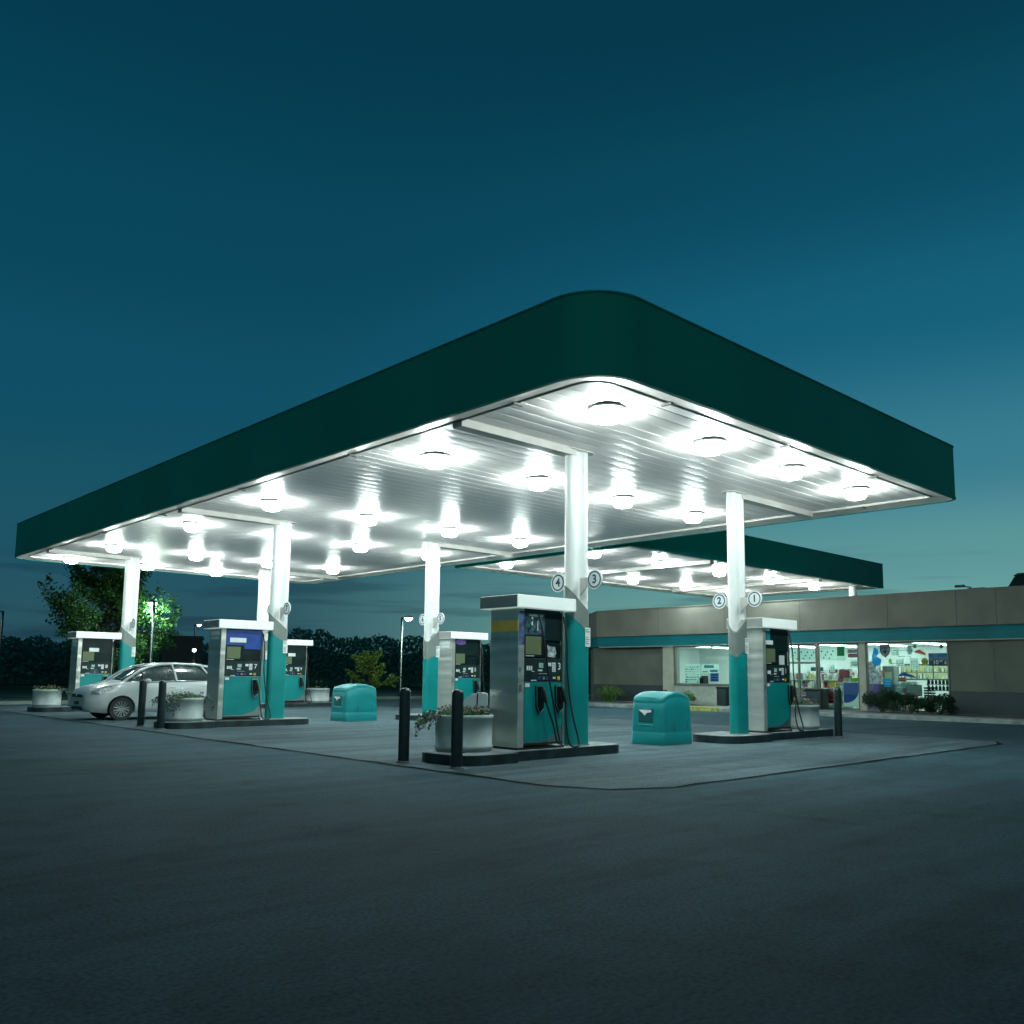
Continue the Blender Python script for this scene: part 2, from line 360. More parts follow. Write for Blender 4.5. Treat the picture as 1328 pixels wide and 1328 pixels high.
# ------------------------------------------------------------------ canopies
def canopy(label, x0, y0, x1, y1, zb, zt, zc, rad, ring, name='fuel_canopy', corners=(1, 1, 1, 1)):
    root = thing(name, label, 'canopy', ((x0+x1)/2, (y0+y1)/2, 0)); ox, oy = (x0+x1)/2, (y0+y1)/2
    rads = (rad, rad, rad, .34 if rad > .5 else rad)
    def rr(d, r): return [(a-ox, b-oy) for a, b in rounded_rect(x0+d, y0+d, x1-d, y1-d, [max(r-(rad-q), .05) for q in rads], 10, corners)]
    # fascia: shell of straight faces, rounded corners
    o_ = rr(0, rad); i_ = rr(.06, rad-.06)
    g = MB(); g.loft([[(a, b, zb) for a, b in o_], [(a, b, zt) for a, b in o_]], 0, True)
    g.loft([[(a, b, zt) for a, b in o_], [(a, b, zt+.002) for a, b in i_], [(a, b, zb+.05) for a, b in i_], [(a, b, zb) for a, b in o_]], 0, False)
    fo = g.build('fascia', GREEN, root)
    g = MB(); t_ = rr(-.012, rad+.012)
    g.loft([[(a, b, zt-.012) for a, b in t_], [(a, b, zt+.012) for a, b in t_], [(a, b, zt+.012) for a, b in i_], [(a, b, zt-.012) for a, b in i_]], 0, False)
    g.loft([[(a, b, zb+.022) for a, b in t_], [(a, b, zb-.006) for a, b in t_], [(a, b, zb-.006) for a, b in i_], [(a, b, zb+.022) for a, b in i_]], 0, False)
    g.build('fascia_edge_trim', mat('green_edge_trim', (.001, .24, .2, 1), .6, spec=.1), root)
    # roof
    g = MB(); g.add([(a, b, zt-.15) for a, b in i_], [tuple(range(len(i_)))]); g.build('roof', DKGREY, root)
    # soffit ring
    a1 = rr(.02, rad-.02); a2 = rr(ring, max(rad-ring, .05)); a3 = rr(ring+.02, max(rad-ring, .05))
    g = MB(); g.loft([[(a, b, zb-.004) for a, b in a1], [(a, b, zb+.068) for a, b in a2], [(a, b, zb+.05) for a, b in a2], [(a, b, zb+.05) for a, b in a3], [(a, b, zc+.01) for a, b in a3]], 0, False)
    g.build('soffit_trim', TRIM, root)
    # ribbed ceiling pans running along X
    g = MB(); w = .3048; y = y0+ring-oy; yl = y1-ring-oy; X0, X1 = x0+ring-ox, x1-ring-ox
    prof = [(0, .008), (.007, .008), (.011, 0), (.06, -.003), (.1524, -.0058), (.2448, -.003), (.2938, 0), (.2978, .008)]
    while y < yl-.001:
        for k in range(len(prof)):
            ya, za = prof[k]; yb, zb_ = prof[k+1] if k+1 < len(prof) else (w, .008)
            if y+ya >= yl: break
            yb = min(yb, yl-y)
            g.add([(X0, y+ya, zc+za), (X1, y+ya, zc+za), (X1, y+yb, zc+zb_), (X0, y+yb, zc+zb_)], [(0, 3, 2, 1)], 0, 2 <= k <= 5)
        y += w
    bm = None
    c = g.build('ceiling', CEIL, root, fix=False)
    me = c.data; bm = bmesh.new(); bm.from_mesh(me); bmesh.ops.remove_doubles(bm, verts=bm.verts, dist=.0006)
    for f in bm.faces:
        if f.normal.z > 0: f.normal_flip()
    for e in bm.edges:
        if len(e.link_faces) == 2 and e.calc_face_angle(0) > .6: e.smooth = False
    bm.to_mesh(me); bm.free()
    # small brackets on the trim
    bk = mat('bracket_steel', (.25, .25, .23, 1), .5)
    for k in range(int((y1-y0)/4.2)):
        yy = y0+1.9+4.2*k-oy
        for xx in (x0+ring-ox, x1-ring-ox): MB().box(xx-.09, yy-.02, zb+.02, xx+.09, yy+.02, zb+.049).build('trim_bracket', bk, root)
    for k in range(int((x1-x0)/3.2)):
        xx = x0+1.9+3.2*k-ox
        for yy in (y0+ring-oy, y1-ring-oy): MB().box(xx-.02, yy-.09, zb+.02, xx+.02, yy+.09, zb+.049).build('trim_bracket', bk, root)
    return root, ox, oy


X0, Y0, X1, Y1 = 7.84, 6.90, 19.31, 33.49
ZB, ZT, ZC = 5.05, 6.155, 5.15
main, OX, OY = canopy('large dark green rounded flat canopy over the fuel pumps, lit underneath', X0, Y0, X1, Y1, ZB, ZT, ZC, .78, .42)
link, OX2, OY2 = canopy('smaller dark green canopy behind the large one, reaching over the shop roof', 19.75, 16.2, 36.3, 24.2, ZB, 6.06, ZC, .3, .4, corners=(0, 0, 0, 0))
# beam flush along the near edge between canopies and its columns
g = MB()
for (x, y) in ((35.6-OX2, 17.2-OY2), (35.6-OX2, 23.2-OY2)):
    g = MB(); g.cyl((x, y, 3.3), (x, y, ZC), .16, n=20); g.build('column', WHITE, link)
for yb in (17.9, 21.9):
    g = MB(); g.box(20.2-OX2, yb-.1+2-OY2, ZC-.11, 20.5-OX2, yb+.1+2-OY2, ZC+.01)


def peanut(r=.098, c=.145, w=.055, n=9):
    b = math.asin(w/r); pts = []
    for i in range(n+1):
        t = -(math.pi-b)+(2*(math.pi-b))*i/n; pts.append((c+r*math.cos(t), r*math.sin(t)))
    for i in range(n+1):
        t = b+(2*(math.pi-b))*i/n; pts.append((-c+r*math.cos(t), r*math.sin(t)))
    return pts


def stadium(r, c=.145, n=10):
    return [(c+r*math.cos(R(-90+180*i/n)), r*math.sin(R(-90+180*i/n))) for i in range(n+1)] + \
           [(-c+r*math.cos(R(90+180*i/n)), r*math.sin(R(90+180*i/n))) for i in range(n+1)]


def make_column(x, y, outer, nums):
    lx, ly = x-OX, y-OY
    col = MB().prism(peanut(n=14), .15, ZC+.005, fn=lambda a, b, c: (a, b, c), sm=True).build('column', WHITE, main, loc=(lx, ly, 0))
    m = col.data
    for p in m.polygons:
        if abs(p.normal.z) > .9: p.use_smooth = False
    g = MB().prism(stadium(.16, .2), ZC-.03, ZC-.008); g.build('column_collar', BEAMM, col)
    if outer: w_ = lambda a, b: 2.38+.75*(.2-a)+.6*(b+.1); t_ = lambda a, b: 2.02+.6*(.2-a)+.4*(b+.1)
    else: w_ = lambda a, b: 2.2+.85*(a+.2)+1.2*(b+.1); t_ = lambda a, b: 1.70+.5*(a+.2)+.8*(b+.1)
    s1 = stadium(.108, n=16); s2 = stadium(.112, n=16)
    MB().prism(s1, .152, t_, sm=True).build('teal_cover', TEAL, col)
    MB().prism(s2, t_, w_, 0, sm=True).build('grey_cover', GREYB, col)
    g = MB().prism(stadium(.13), .15, .17); g.build('base_plate', STEEL2, col)
    # printed notice on the face that turns to the camera side
    g = MB(); g.box(.10, -.1175, 1.78, .225, -.113, 2.1, 0)
    for k in range(6):
        g.box(.112, -.1195, 2.06-.035*k-(.06 if k > 1 else 0), .112+random.uniform(.05, .1), -.118, 2.07-.035*k-(.06 if k > 1 else 0), 1)
    if True: g.build('notice', [STICK, DARKPRINT], col)
    # the two round number signs, one on each side, facing the lane ends
    for side, num in zip((1, -1), nums):
        g = MB(); yc = side*.42
        g.cyl((-.012, yc, 2.885), (.012, yc, 2.885), .165, n=40, m=0, sm=False)
        for q in (-1, 1):
            # dark ring
            ro, ri = .142, .118; k = 40
            v = [(q*.0145, yc+ro*math.cos(2*math.pi*i/k), 2.885+ro*math.sin(2*math.pi*i/k)) for i in range(k)]+[(q*.0145, yc+ri*math.cos(2*math.pi*i/k), 2.885+ri*math.sin(2*math.pi*i/k)) for i in range(k)]
            g.add(v, [(i, (i+1) % k, k+(i+1) % k, k+i) for i in range(k)], 1)
            add_text(g, num, .2, lambda a, b, q=q: (q*.0145, yc+(a if q > 0 else -a), 2.885+b), 1, .035)
        s_ = g.build('number_sign', [STICK, NAVY], col, fix=False)
        s_['label'] = f'round white sign with the number {num}'
        g = MB(); g.prism([(side*.09, 2.62), (side*.27, 2.80), (side*.27, 2.93), (side*.09, 2.93)], -.01, .01, fn=lambda a, b, c: (c, a, b)); g.build('sign_bracket', BEAMM, col)
    return col


CX, CY = (10.92, 15.80), (10.135, 20.39, 30.66)
for j, y in enumerate(CY):
    make_column(CX[0], y, True, (('4', '3'), ('8', '7'), ('12', '11'))[j])
    make_column(CX[1], y, False, (('2', '1'), ('6', '5'), ('10', '9'))[j])
    for xa, xb in ((X0+.42, CX[0]-.12), (CX[1]+.12, X1-.42)):
        MB().box(xa-OX, y-.11-OY, ZC-.13, xb-OX, y+.11-OY, ZC+.012).build('beam', BEAMM, main, bevel=.006)
for xa in (24.6, 31.9):
    MB().box(xa-.11-OX2, 16.7-OY2, ZC-.13, xa+.11-OX2, 23.7-OY2, ZC+.012).build('beam', BEAMM, link, bevel=.006)

# ------------------------------------------------------------------ canopy lights
LX = (9.42, 12.0, 14.57, 17.15); LY = (8.15, 12.15, 18.1, 22.35, 28.1, 32.2)
ORD = ('first', 'second', 'third', 'fourth', 'fifth', 'sixth')


def make_light(label, group):
    root = thing('canopy_light', label, 'ceiling light', (0, 0, ZC), 0, group)
    g = MB(); n = 32
    g.lathe([(.0, -.004), (.27, -.004), (.275, -.02), (.262, -.045), (.215, -.05), (.2, -.095), (.0, -.095)], n=n); g.build('housing', WHITE, root)
    g = MB()
    for t0 in (198, 270-18, 0): pass
    # thin dark arc on the camera side, stands in for the rim's shaded side
    prof = [(.276, -.006), (.292, -.02), (.288, -.045), (.27, -.05)]
    rings = [[(r*math.cos(R(a)), r*math.sin(R(a)), z) for r, z in prof] for a in range(190, 266, 5)]
    g.loft(rings, 0, True, True, True); g.build('rim_shade_arc', RIMM, root)
    g = MB(); g.lathe([(.205, -.095), (.212, -.11), (.195, -.185)], n=24, m=1); g.lathe([(.195, -.185), (.16, -.212), (.09, -.23), (.03, -.235), (.0, -.235)], n=24); g.build('lens', [LENS, LENSIDE], root, smooth_all=True)
    return root


L0 = None
for j, y in enumerate(LY):
    for i, x in enumerate(LX):
        lab = f'large canopy lamp, {ORD[i]} from its long left edge, {ORD[j]} row from the right-hand edge'
        if L0 is None: L0 = make_light(lab, 'round lamps under the large canopy'); L0.location = (x, y, ZC)
        else: dup(L0, (x, y, ZC), lab)
L2 = None
for j, y in enumerate((18.1, 22.1)):
    for i, x in enumerate((20.3, 23.6, 27.1, 30.6, 34.0)):
        lab = f'rear canopy lamp, {ORD[i]} from the large canopy, in the {("near", "far")[j]} row'
        q = dup(L0, (x, y, ZC), lab); q['group'] = 'round lamps under the smaller canopy'

# ------------------------------------------------------------------ pump islands
YC = 10.27
def island(pts, x, y, label):
    root = thing('pump_island', label, 'pump island', (x, y, 0), 0, 'raised islands under the pumps')
    MB().prism(pts, 0, .145, 0).build('curb', ISLE, root, bevel=.012)
    inner = [(a*.985, b*.965) for a, b in pts]
    MB().prism(inner, .146, .152, 0).build('top_slab', ISLT, root)
    return root
def arc(cx_, cy_, r, a0, a1, n=8): return [(cx_+r*math.cos(R(a0+(a1-a0)*i/n)), cy_+r*math.sin(R(a0+(a1-a0)*i/n))) for i in range(n+1)]
# outlines about their own centre
PA = arc(-1.47, .22, .4, 90, 180)+arc(-1.47, -.22, .4, 180, 270)+[(-.82, -.62), (-.82, -.44)]+arc(1.56, -.13, .31, -90, 0)+arc(1.56, .13, .31, 0, 90)+[(-.82, .44), (-.82, .62)]
PD = arc(-1.72, .16, .42, 90, 180)+arc(-1.72, -.16, .42, 180, 270)+[(-.8, -.62), (-.8, -.44)]+[(2.12, -.44), (2.12, .44)]+[(-.8, .44), (-.8, .62)]
ISX = ('nearest', 'middle', 'farthest')
for j, dy in enumerate((0, 10.255, 20.525)):
    island(PA, 9.98, YC+dy, ('black kerbed pump island in front, under pumps 4 and 3', 'black kerbed pump island beside the parked white car', 'black kerbed pump island at the far left edge under the palest pump')[j])
    island(PD, 17.05, YC+dy, ('black kerbed pump island on the right, under pumps 2 and 1', 'black kerbed pump island behind the front pump, partly hidden by it', 'black kerbed pump island far back beside a white planter')[j])

# ------------------------------------------------------------------ fuel dispensers
def hose(mb, pts, r=.014, n=10):
    # smooth path through points
    P = [Vector(p) for p in pts]; out_ = []
    for i in range(len(P)-1):
        p0, p1, p2, p3 = P[max(i-1, 0)], P[i], P[i+1], P[min(i+2, len(P)-1)]
        for k in range(6):
            t = k/6; out_.append(.5*((2*p1)+(-p0+p2)*t+(2*p0-5*p1+4*p2-p3)*t*t+(-p0+3*p1-3*p2+p3)*t**3))
    out_.append(P[-1]); mb.tube(out_, r, 8)


def dispenser(label, loc, Lx=1.06, digit='3', top_art=0, arm='yellow', noz=(.9,)):
    D = .66; H = 2.19    # heights above the island top
    root = thing('fuel_dispenser', label, 'fuel pump', loc, 0, 'fuel pumps on the islands')
    # chassis: stainless end panels, recessed black core
    g = MB(); g.box(.0, .0, .03, .13, D, H); g.build('end_panel', STEEL, root, bevel=.012)
    g = MB()
    g.box(-.004, .01, .42, -.0, D-.01, .424); g.box(-.004, .01, .80, 0, D-.01, .803); g.box(-.004, .02, 1.72, 0, D-.02, 1.723)
    for sy in (.035, D-.035): g.cyl((-.008, sy, .62), (-.001, sy, .62), .012, n=8)
    g.build('panel_seams', STEEL2, root)
    if arm == 'yellow':
        g = MB(); g.box(-.006, .015, 1.82, -.001, D-.02, 2.0); g.build('yellow_band', mat('yellow_band', (1, .58, .12, 1), .4, 0, var=.1), root)
        g = MB(); g.box(.012, -.006, 1.62, .12, -.001, 2.14); g.build('colour_strip', mat('purple_strip', (.2, .07, .22, 1), .4, var=.5, scale=6, vcol=(.12, .2, .4, 1)), root)
    elif arm == 'sun':
        g = MB(); g.cyl((-.006, D*.72, 1.88), (-.001, D*.72, 1.88), .085, n=20); g.build('sun_emblem', YEL, root)
        g = MB(); g.cyl((-.0045, D*.74, 1.80), (-.001, D*.74, 1.80), .06, n=16); g.build('red_emblem', REDP, root)
    else:
        g = MB(); g.box(-.006, .1, 2.02, -.001, D-.1, 2.12); g.box(-.006, .14, 1.93, -.001, D-.14, 1.99); g.build('end_lettering', STICK, root)
    # core
    g = MB(); g.box(.13, .05, .06, Lx-.05, D-.05, H); g.build('core', BLACK, root)
    g = MB(); g.box(Lx-.045, .012, .03, Lx-.01, .05, H); g.box(Lx-.045, D-.05, .03, Lx-.01, D-.012, H); g.build('corner_post', STEEL2, root, bevel=.004)
    g = MB(); g.box(.0, .0, .0, Lx-.005, D, .03); g.build('kick_plate', RUBBER, root)
    # top sign
    g = MB(); g.box(-.09, -.07, H, Lx+.2, D+.16, H+.205); g.build('top_sign', TOPS, root, bevel=.012)
    g = MB(); g.box(-.096, -.06, H+.01, -.0905, D+.15, H+.195); g.build('sign_end_cap', mat('grey_enamel', (.36, .37, .36, 1), .45, var=.06), root)
    g = MB(); g.box(-.08, -.06, H+.205, Lx+.19, D+.15, H+.212); g.build('top_sign_cover', STEEL2, root)
    # both faces
    for s in (0, 1):
        fy = (lambda v: v) if s == 0 else (lambda v: D-v)
        def bx(mb, x0, y0, z0, x1, y1, z1, m=0): mb.box(x0, fy(y0), z0, x1, fy(y1), z1, m)
        # header with printed graphics
        g = MB(); bx(g, .14, .03, 1.70, Lx-.05, .048, 2.16)
        g.build('header_panel', BLACK if top_art != 1 else mat('blue_header', (.01, .06, .3, 1), .35, var=.2), root, bevel=.004)
        rnd = random.Random(4+top_art)
        if top_art == 0:
            g = MB(); bx(g, .16, .024, 1.78, .6, .03, 2.12, 0)
            for k in range(16):
                x = rnd.uniform(.17, .5); z = rnd.uniform(1.79, 2.05); a = rnd.uniform(.02, .07); b = rnd.uniform(.02, .07)
                bx(g, x, .0215-.0001*k, z, x+a, .024, z+b, 1+k % 4)
            for k in range(9): bx(g, .25+.035*k, .019, 2.07, .25+.035*k+.022, .0235, 2.10, 5)
            bx(g, .30, .02, 1.93, .33, .0235, 2.06, 5); bx(g, .43, .02, 1.85, .45, .0235, 2.0, 5)
            g.build('advert_print', [mat('ad_ground', (.03, .1, .12, 1), .4, var=.4, scale=12), PURP, mat('ad_green', (.03, .2, .16, 1), .4), mat('ad_mauve', (.2, .12, .3, 1), .4), DKGREY, STICK], root)
        elif top_art == 1:
            g = MB(); bx(g, .24, .02, 1.86, .66, .03, 1.97); g.build('header_plate', STICK, root)
        elif top_art == 2:
            g = MB(); bx(g, .17, .02, 1.92, .34, .03, 2.12, 0); bx(g, .16, .017, 1.84, .44, .03, 1.93, 1); bx(g, .17, .02, 2.13, .33, .03, 2.17, 1)
            g.build('advert_print', [mat('ad_teal', (.01, .22, .26, 1), .4), STICK], root)
        elif top_art == 4:
            g = MB(); bx(g, .36, .016, 1.76, .66, .03, 1.88); g.build('header_plate', STICK, root)
        else:
            g = MB(); g.cyl((.36, fy(.02), 2.12), (.36, fy(.035), 2.12), .2, n=24)
            for v in range(len(g.v)): g.v[v] = (g.v[v][0], g.v[v][1], 2.1+(g.v[v][2]-2.12)*.45)
            g.build('advert_print', PURP, root)
        g = MB(); bx(g, .15, .025, 1.43, .62, .05, 1.80); g.build('display_frame', BLACK, root, bevel=.005)
        g = MB(); bx(g, .175, .019, 1.47, .52, .0245, 1.755); g.build('display', SCREEN, root)
        g = MB(); bx(g, .175, .018, 1.44, .36, .0245, 1.452, 0); g.build('display_caption', STICK, root)
        # white printed notice right of the display
        if top_art in (0, 2):
            g = MB()
            if top_art == 0:
                px_ = [(.66, 1.44), (.84, 1.43), (.86, 1.52), (.83, 1.60), (.70, 1.61), (.65, 1.63), (.67, 1.54)]
                g.prism(px_, .018, .026, fn=lambda a, b, c: (a, fy(c), b)); g.build('paper_bag_cover', mat('crumpled_bag', (.45, .55, .55, 1), .7, var=.4, scale=14, bump=.5), root)
            else:
                bx(g, .72, .02, 1.42, .9, .046, 1.62); g.build('notice', STICK, root)
        # card and keypad console
        g = MB(); bx(g, .14, .015, 1.05, Lx-.05, .05, 1.41); g.build('control_panel', DKGREY, root, bevel=.006)
        g = MB(); z = 1.30
        for k in range(3): bx(g, .19+.045*k, .010, 1.22, .19+.045*k+.034, .0148, 1.29, 0)
        bx(g, .46, .009, 1.26, .56, .0148, 1.34, 1); bx(g, .44, .0095, 1.21, .54, .0148, 1.235, 0)
        for k in range(7): bx(g, .46+.027*k, .010, 1.165, .46+.027*k+.016, .0148, 1.173, 0)
        bx(g, .66, .0095, 1.29, .74, .0148, 1.345, 0); bx(g, .76, .0092, 1.20, .84, .0148, 1.35, 0)
        for k in range(4): bx(g, .77, .0085, 1.215+.032*k, .83, .009, 1.222+.032*k, 2)
        bx(g, .66, .0095, 1.235, .735, .0148, 1.245, 2)
        bx(g, .3, .0095, 1.2, .36, .0148, 1.21, 0)
        g.build('console_labels', [STICK, mat('lcd', (.35, .6, .5, 1), .3), DARKPRINT], root)
        g = MB()
        add_text(g, digit if s == 0 else str(int(digit)+1), .15, lambda a, b: ((.925 if s == 0 else .925)+(a if s == 0 else -a), fy(.0105), 1.285+b), 0, .02); g.build('pump_digit', STICK, root, fix=False)
        g = MB()
        for k, x in enumerate((.44, .53, .62)): bx(g, x, .0095, 1.075, x+.03, .0148, 1.125, 0); bx(g, x+.031, .0095, 1.075, x+.06, .0148, 1.125, 1+k % 2)
        bx(g, .78, .0095, 1.09, .84, .0148, 1.12, 3); bx(g, .88, .0095, 1.07, .94, .0148, 1.13, 2); bx(g, .29, .0095, 1.055, .41, .0148, 1.072, 3)
        g.build('grade_buttons', [mat('button_blue', (.01, .1, .35, 1), .4), BLUEP, YEL, STICK], root)
        # steel back sheet + teal door with a sweeping curved lower corner
        g = MB(); bx(g, .13, .02, .06, Lx-.05, .048, 1.045); g.build('lower_panel', STEEL2, root)
        poly = [(.14, .12), (.14, 1.035), (Lx-.055, 1.035)]+[(Lx-.055-.62*(1-math.cos(R(t))), .12+.3*(1-math.sin(R(t)))) for t in range(0, 91, 9)]
    
        g = MB(); g.prism(poly, .004, .0195, fn=lambda a, b, c: (a, fy(c), b)); g.build('lower_door', TEAL, root, bevel=.003)
        g = MB(); bx(g, .15, -.001, .96, .25, .0035, 1.02); g.build('price_sticker', STICK, root)
        g = MB(); bx(g, .14, .0, .062, Lx-.05, .02, .095); g.build('base_strip', RUBBER, root)
        # two nozzles in their boots
        for k, x in enumerate(noz):
            b0 = MB(); bp = [(x-.07, .98), (x+.06, .98), (x+.1, .8), (x+.09, .62), (x+.0, .55), (x-.06, .66)]
            b0.prism(bp, -.035, .0035, fn=lambda a, b, c: (a, fy(c), b)); bo = b0.build('nozzle_boot', BLACK, root, bevel=.006)
            e = MB(); e.tube([(bp[0][0], fy(-.036), bp[0][1]), (bp[5][0], fy(-.036), bp[5][1]), (bp[4][0], fy(-.036), bp[4][1]), (bp[3][0], fy(-.036), bp[3][1])], .006, 6)
            bx(e, x-.07, -.042, .965, x+.07, -.036, .985); e.build('boot_trim', STEEL2, bo)
            z = MB(); z.tube([(x+.02, fy(-.06), .97), (x+.03, fy(-.085), .9), (x+.05, fy(-.1), .8), (x+.075, fy(-.11), .70)], [.022, .03, .028, .02], 8)
            z.tube([(x+.06, fy(-.05), .93), (x-.01, fy(-.07), .88), (x+.0, fy(-.075), .78), (x+.06, fy(-.1), .72)], .009, 6)
            no = z.build('nozzle', RUBBER, bo)
            q = MB(); q.tube([(x+.03, fy(-.088), .92), (x+.045, fy(-.105), .84)], [.018, .016], 8); q.build('nozzle_guard', STEEL2, no)
            h_ = MB()
            if k == 0 and len(noz) > 1: hose(h_, [(.42, fy(-.02), 2.1), (.46, fy(-.05), 1.9), (.53, fy(-.07), 1.5), (.6, fy(-.08), 1.1), (.68, fy(-.1), .7), (.78, fy(-.12), .2), (.8, fy(-.14), .08), (.72, fy(-.14), .12), (.64, fy(-.13), .4), (x+.075, fy(-.11), .70)])
            else: hose(h_, [(Lx-.03, fy(-.0), 2.1), (Lx, fy(-.05), 1.7), (Lx-.01, fy(-.07), 1.2), (Lx+.06, fy(-.1), .6), (Lx+.16, fy(-.16), .12), (Lx+.1, fy(-.2), .02), (Lx-.06, fy(-.18), .06), (Lx-.1, fy(-.14), .35), (x+.075, fy(-.11), .70)])
            h_.build('hose', RUBBER, bo)
    # fold ends
    g = MB(); g.box(.02, -.012, .9, .06, -.001, 1.0); g.box(.02, -.012, 1.2, .05, -.001, 1.27); g.build('hinge', STEEL2, root, bevel=.003)
    return root


d0 = (9.44, 9.98)
dispenser('nearest fuel pump, yellow band on its steel end and hoses over its teal front', (9.44, 9.98, .152), 1.04, '3', 0, 'yellow', (.44, .88))
dispenser('fuel pump right of the parked white car, blue header above its display', (9.36, 9.98+10.255, .152), 1.12, '7', 1, 'plain')
dispenser('far left fuel pump behind the bonnet of the white car', (9.3, 9.98+20.5, .152), 1.12, '8', 4, 'plain')
dispenser('right-hand fuel pump under signs 2 and 1, small sun emblem on its steel end', (16.50, 9.98, .152), 1.12, '1', 2, 'sun', (1.04,))
dispenser('fuel pump behind the nearest one, purple rounded print above its display', (16.45, 9.98+10.255, .152), 1.16, '5', 3, 'plain')
dispenser('fuel pump far back, between two columns and left of the white planter', (16.45, 9.98+20.5, .152), 1.16, '9', 4, 'plain')

# ------------------------------------------------------------------ bollards
def bollard(x, y, label, first=[None]):
    if first[0] is None:
        root = thing('bollard', label, 'bollard', (x, y, 0), 0, 'dark bollards guarding the islands')
        g = MB(); g.lathe([(.0, 1.095), (.04, 1.09), (.065, 1.075), (.08, 1.045), (.083, 1.02), (.083, .0)], n=24); g.build('post', BOLL, root)
        g = MB(); g.lathe([(.11, .004), (.108, .02), (.084, .03)], n=24); g.build('base_ring', mat('grout', (.1, .12, .12, 1), .9), root)
        first[0] = root; return root
    return dup(first[0], (x, y, 0), label)
bollard(7.95, 9.63, 'dark steel bollard in front of the white flower planter nearest the camera')
bollard(7.88, 10.77, 'dark steel bollard standing left of the nearest pump island')
bollard(8.0, 20.15, 'dark steel bollard against the planter beside the white car')
bollard(8.07, 21.5, 'dark steel bollard in front of the door of the white car')
bollard(18.75, 9.5, 'dark steel bollard at the right end of the right-hand island')

# ------------------------------------------------------------------ planters
LEAFG = leaf_mat('flower_leaf', (.03, .09, .04, 1), (.1, .2, .07, 1)); PET1 = mat('mauve_petal', (.3, .25, .42, 1), .6, var=.4, scale=30)
PET2 = mat('yellow_petal', (.42, .36, .1, 1), .6, var=.3, scale=30); PET3 = mat('red_petal', (.35, .1, .12, 1), .6, var=.3, scale=30)


def planter(x, y, label, style, r=.44, seed=1):
    random.seed(seed)
    root = thing('flower_planter', label, 'planter', (x, y, .152), 0, 'round white planters on the islands')
    h = .54
    g = MB(); g.lathe([(.0, 0), (r-.03, 0), (r-.03, .035), (r-.005, .04), (r, .07), (r, .085), (r-.012, .09), (r-.012, h-.06), (r+.0, h-.055), (r+.004, h-.015), (r-.01, h), (r-.07, h), (r-.075, h-.06), (0, h-.06)], n=36)
    g.build('pot', PLANTER, root)
    g = MB(); g.lathe([(0, h-.05), (r-.07, h-.052)], n=20); g.build('soil', SOIL, root)
    g = MB(); n = {'trail': 750, 'flowers': 600, 'low': 380, 'bare': 60, 'red': 380}[style]
    for k in range(n):
        a = random.uniform(0, 6.28); q = r*.92*math.sqrt(random.random()); z = h+random.uniform(-.03, .10)*(1.2-q/r)
        g.leaf((q*math.cos(a), q*math.sin(a), z), random.uniform(.035, .07), 0)
    for k in range({'trail': 110, 'flowers': 90, 'low': 30, 'bare': 6, 'red': 60}[style]):
        a = random.uniform(0, 6.28); q = r*.95*math.sqrt(random.random()); z = h+random.uniform(.04, .13)
        c = (q*math.cos(a), q*math.sin(a), z)
        for _ in range(3): g.leaf(c, random.uniform(.035, .055), (3 if style == 'red' and k % 2 else random.choice((1, 1, 2))))
    def strand(a0, ln, dense, up=.1):
        p = Vector(((r+.0)*math.cos(a0), (r+.0)*math.sin(a0), h)); d = Vector((math.cos(a0), math.sin(a0), up/.1*.35)); pts_ = [p.copy()]
        for k in range(int(ln/.04)):
            d.z -= .22; d = (d+Vector((random.gauss(0, .15), random.gauss(0, .15), 0))).normalized()
            nx = p+d*.04
            if math.hypot(nx.x, nx.y) < r+.02: nx.x *= 1.04; nx.y *= 1.04
            nx.z = max(nx.z, .03); p = nx; pts_.append(p.copy())
            for _ in range(dense): g.leaf(p+Vector((random.gauss(0, .03), random.gauss(0, .03), random.gauss(0, .03))), random.uniform(.03, .06), 0 if random.random() < .7 else 1)
        g.tube(pts_, .004, 4, 4)
    if style == 'trail':
        for k in range(9): strand(R(random.uniform(118, 190)), random.uniform(.15, .4), 5)
        strand(R(140), .5, 3); strand(R(128), .42, 3)
    if style == 'flowers':
        for k in range(6): strand(R(random.uniform(200, 250)), random.uniform(.3, .6), 5)
        for k in range(7): strand(R(random.uniform(110, 165)), random.uniform(.2, .4), 5)
        for k in range(3): strand(R(random.uniform(-50, -20)), random.uniform(.2, .5), 5)
    if style == 'low':
        for k in range(4): strand(R(random.uniform(-60, -25)), random.uniform(.2, .4), 5)
    if style == 'red':
        for k in range(7): strand(R(random.uniform(170, 215)), random.uniform(.3, .5), 2, .5)
    if style == 'bare':
        for k in range(2):
            x_ = (-.1, .12)[k]; g.tube([(x_, 0, h-.05), (x_+.02, .02, h+.25)], .006, 5, 4)
            for _ in range(14): g.leaf((x_+.02+random.gauss(0, .03), .02+random.gauss(0, .03), h+.26+random.gauss(0, .02)), .06, 0)
    g.build('plants', [LEAFG, PET1, PET2, PET3, MATS['soil']], root, fix=False)
    return root


planter(8.80, 10.5, 'large white planter nearest the camera, flowers trailing over its left side', 'trail', .45, 3)
planter(8.72, 20.62, 'round white planter of mauve flowers standing in front of the white car', 'flowers', .44, 5)
planter(8.60, 30.85, 'small looking round planter of low greenery at the far left island', 'low', .42, 6)
planter(18.62, 10.35, 'round white planter with red and yellow flowers at the right end of the right-hand island', 'red', .43, 8)
planter(18.36, 30.85, 'round white planter nearly bare, far back left of the teal waste bin', 'bare', .45, 9)
random.seed(21)
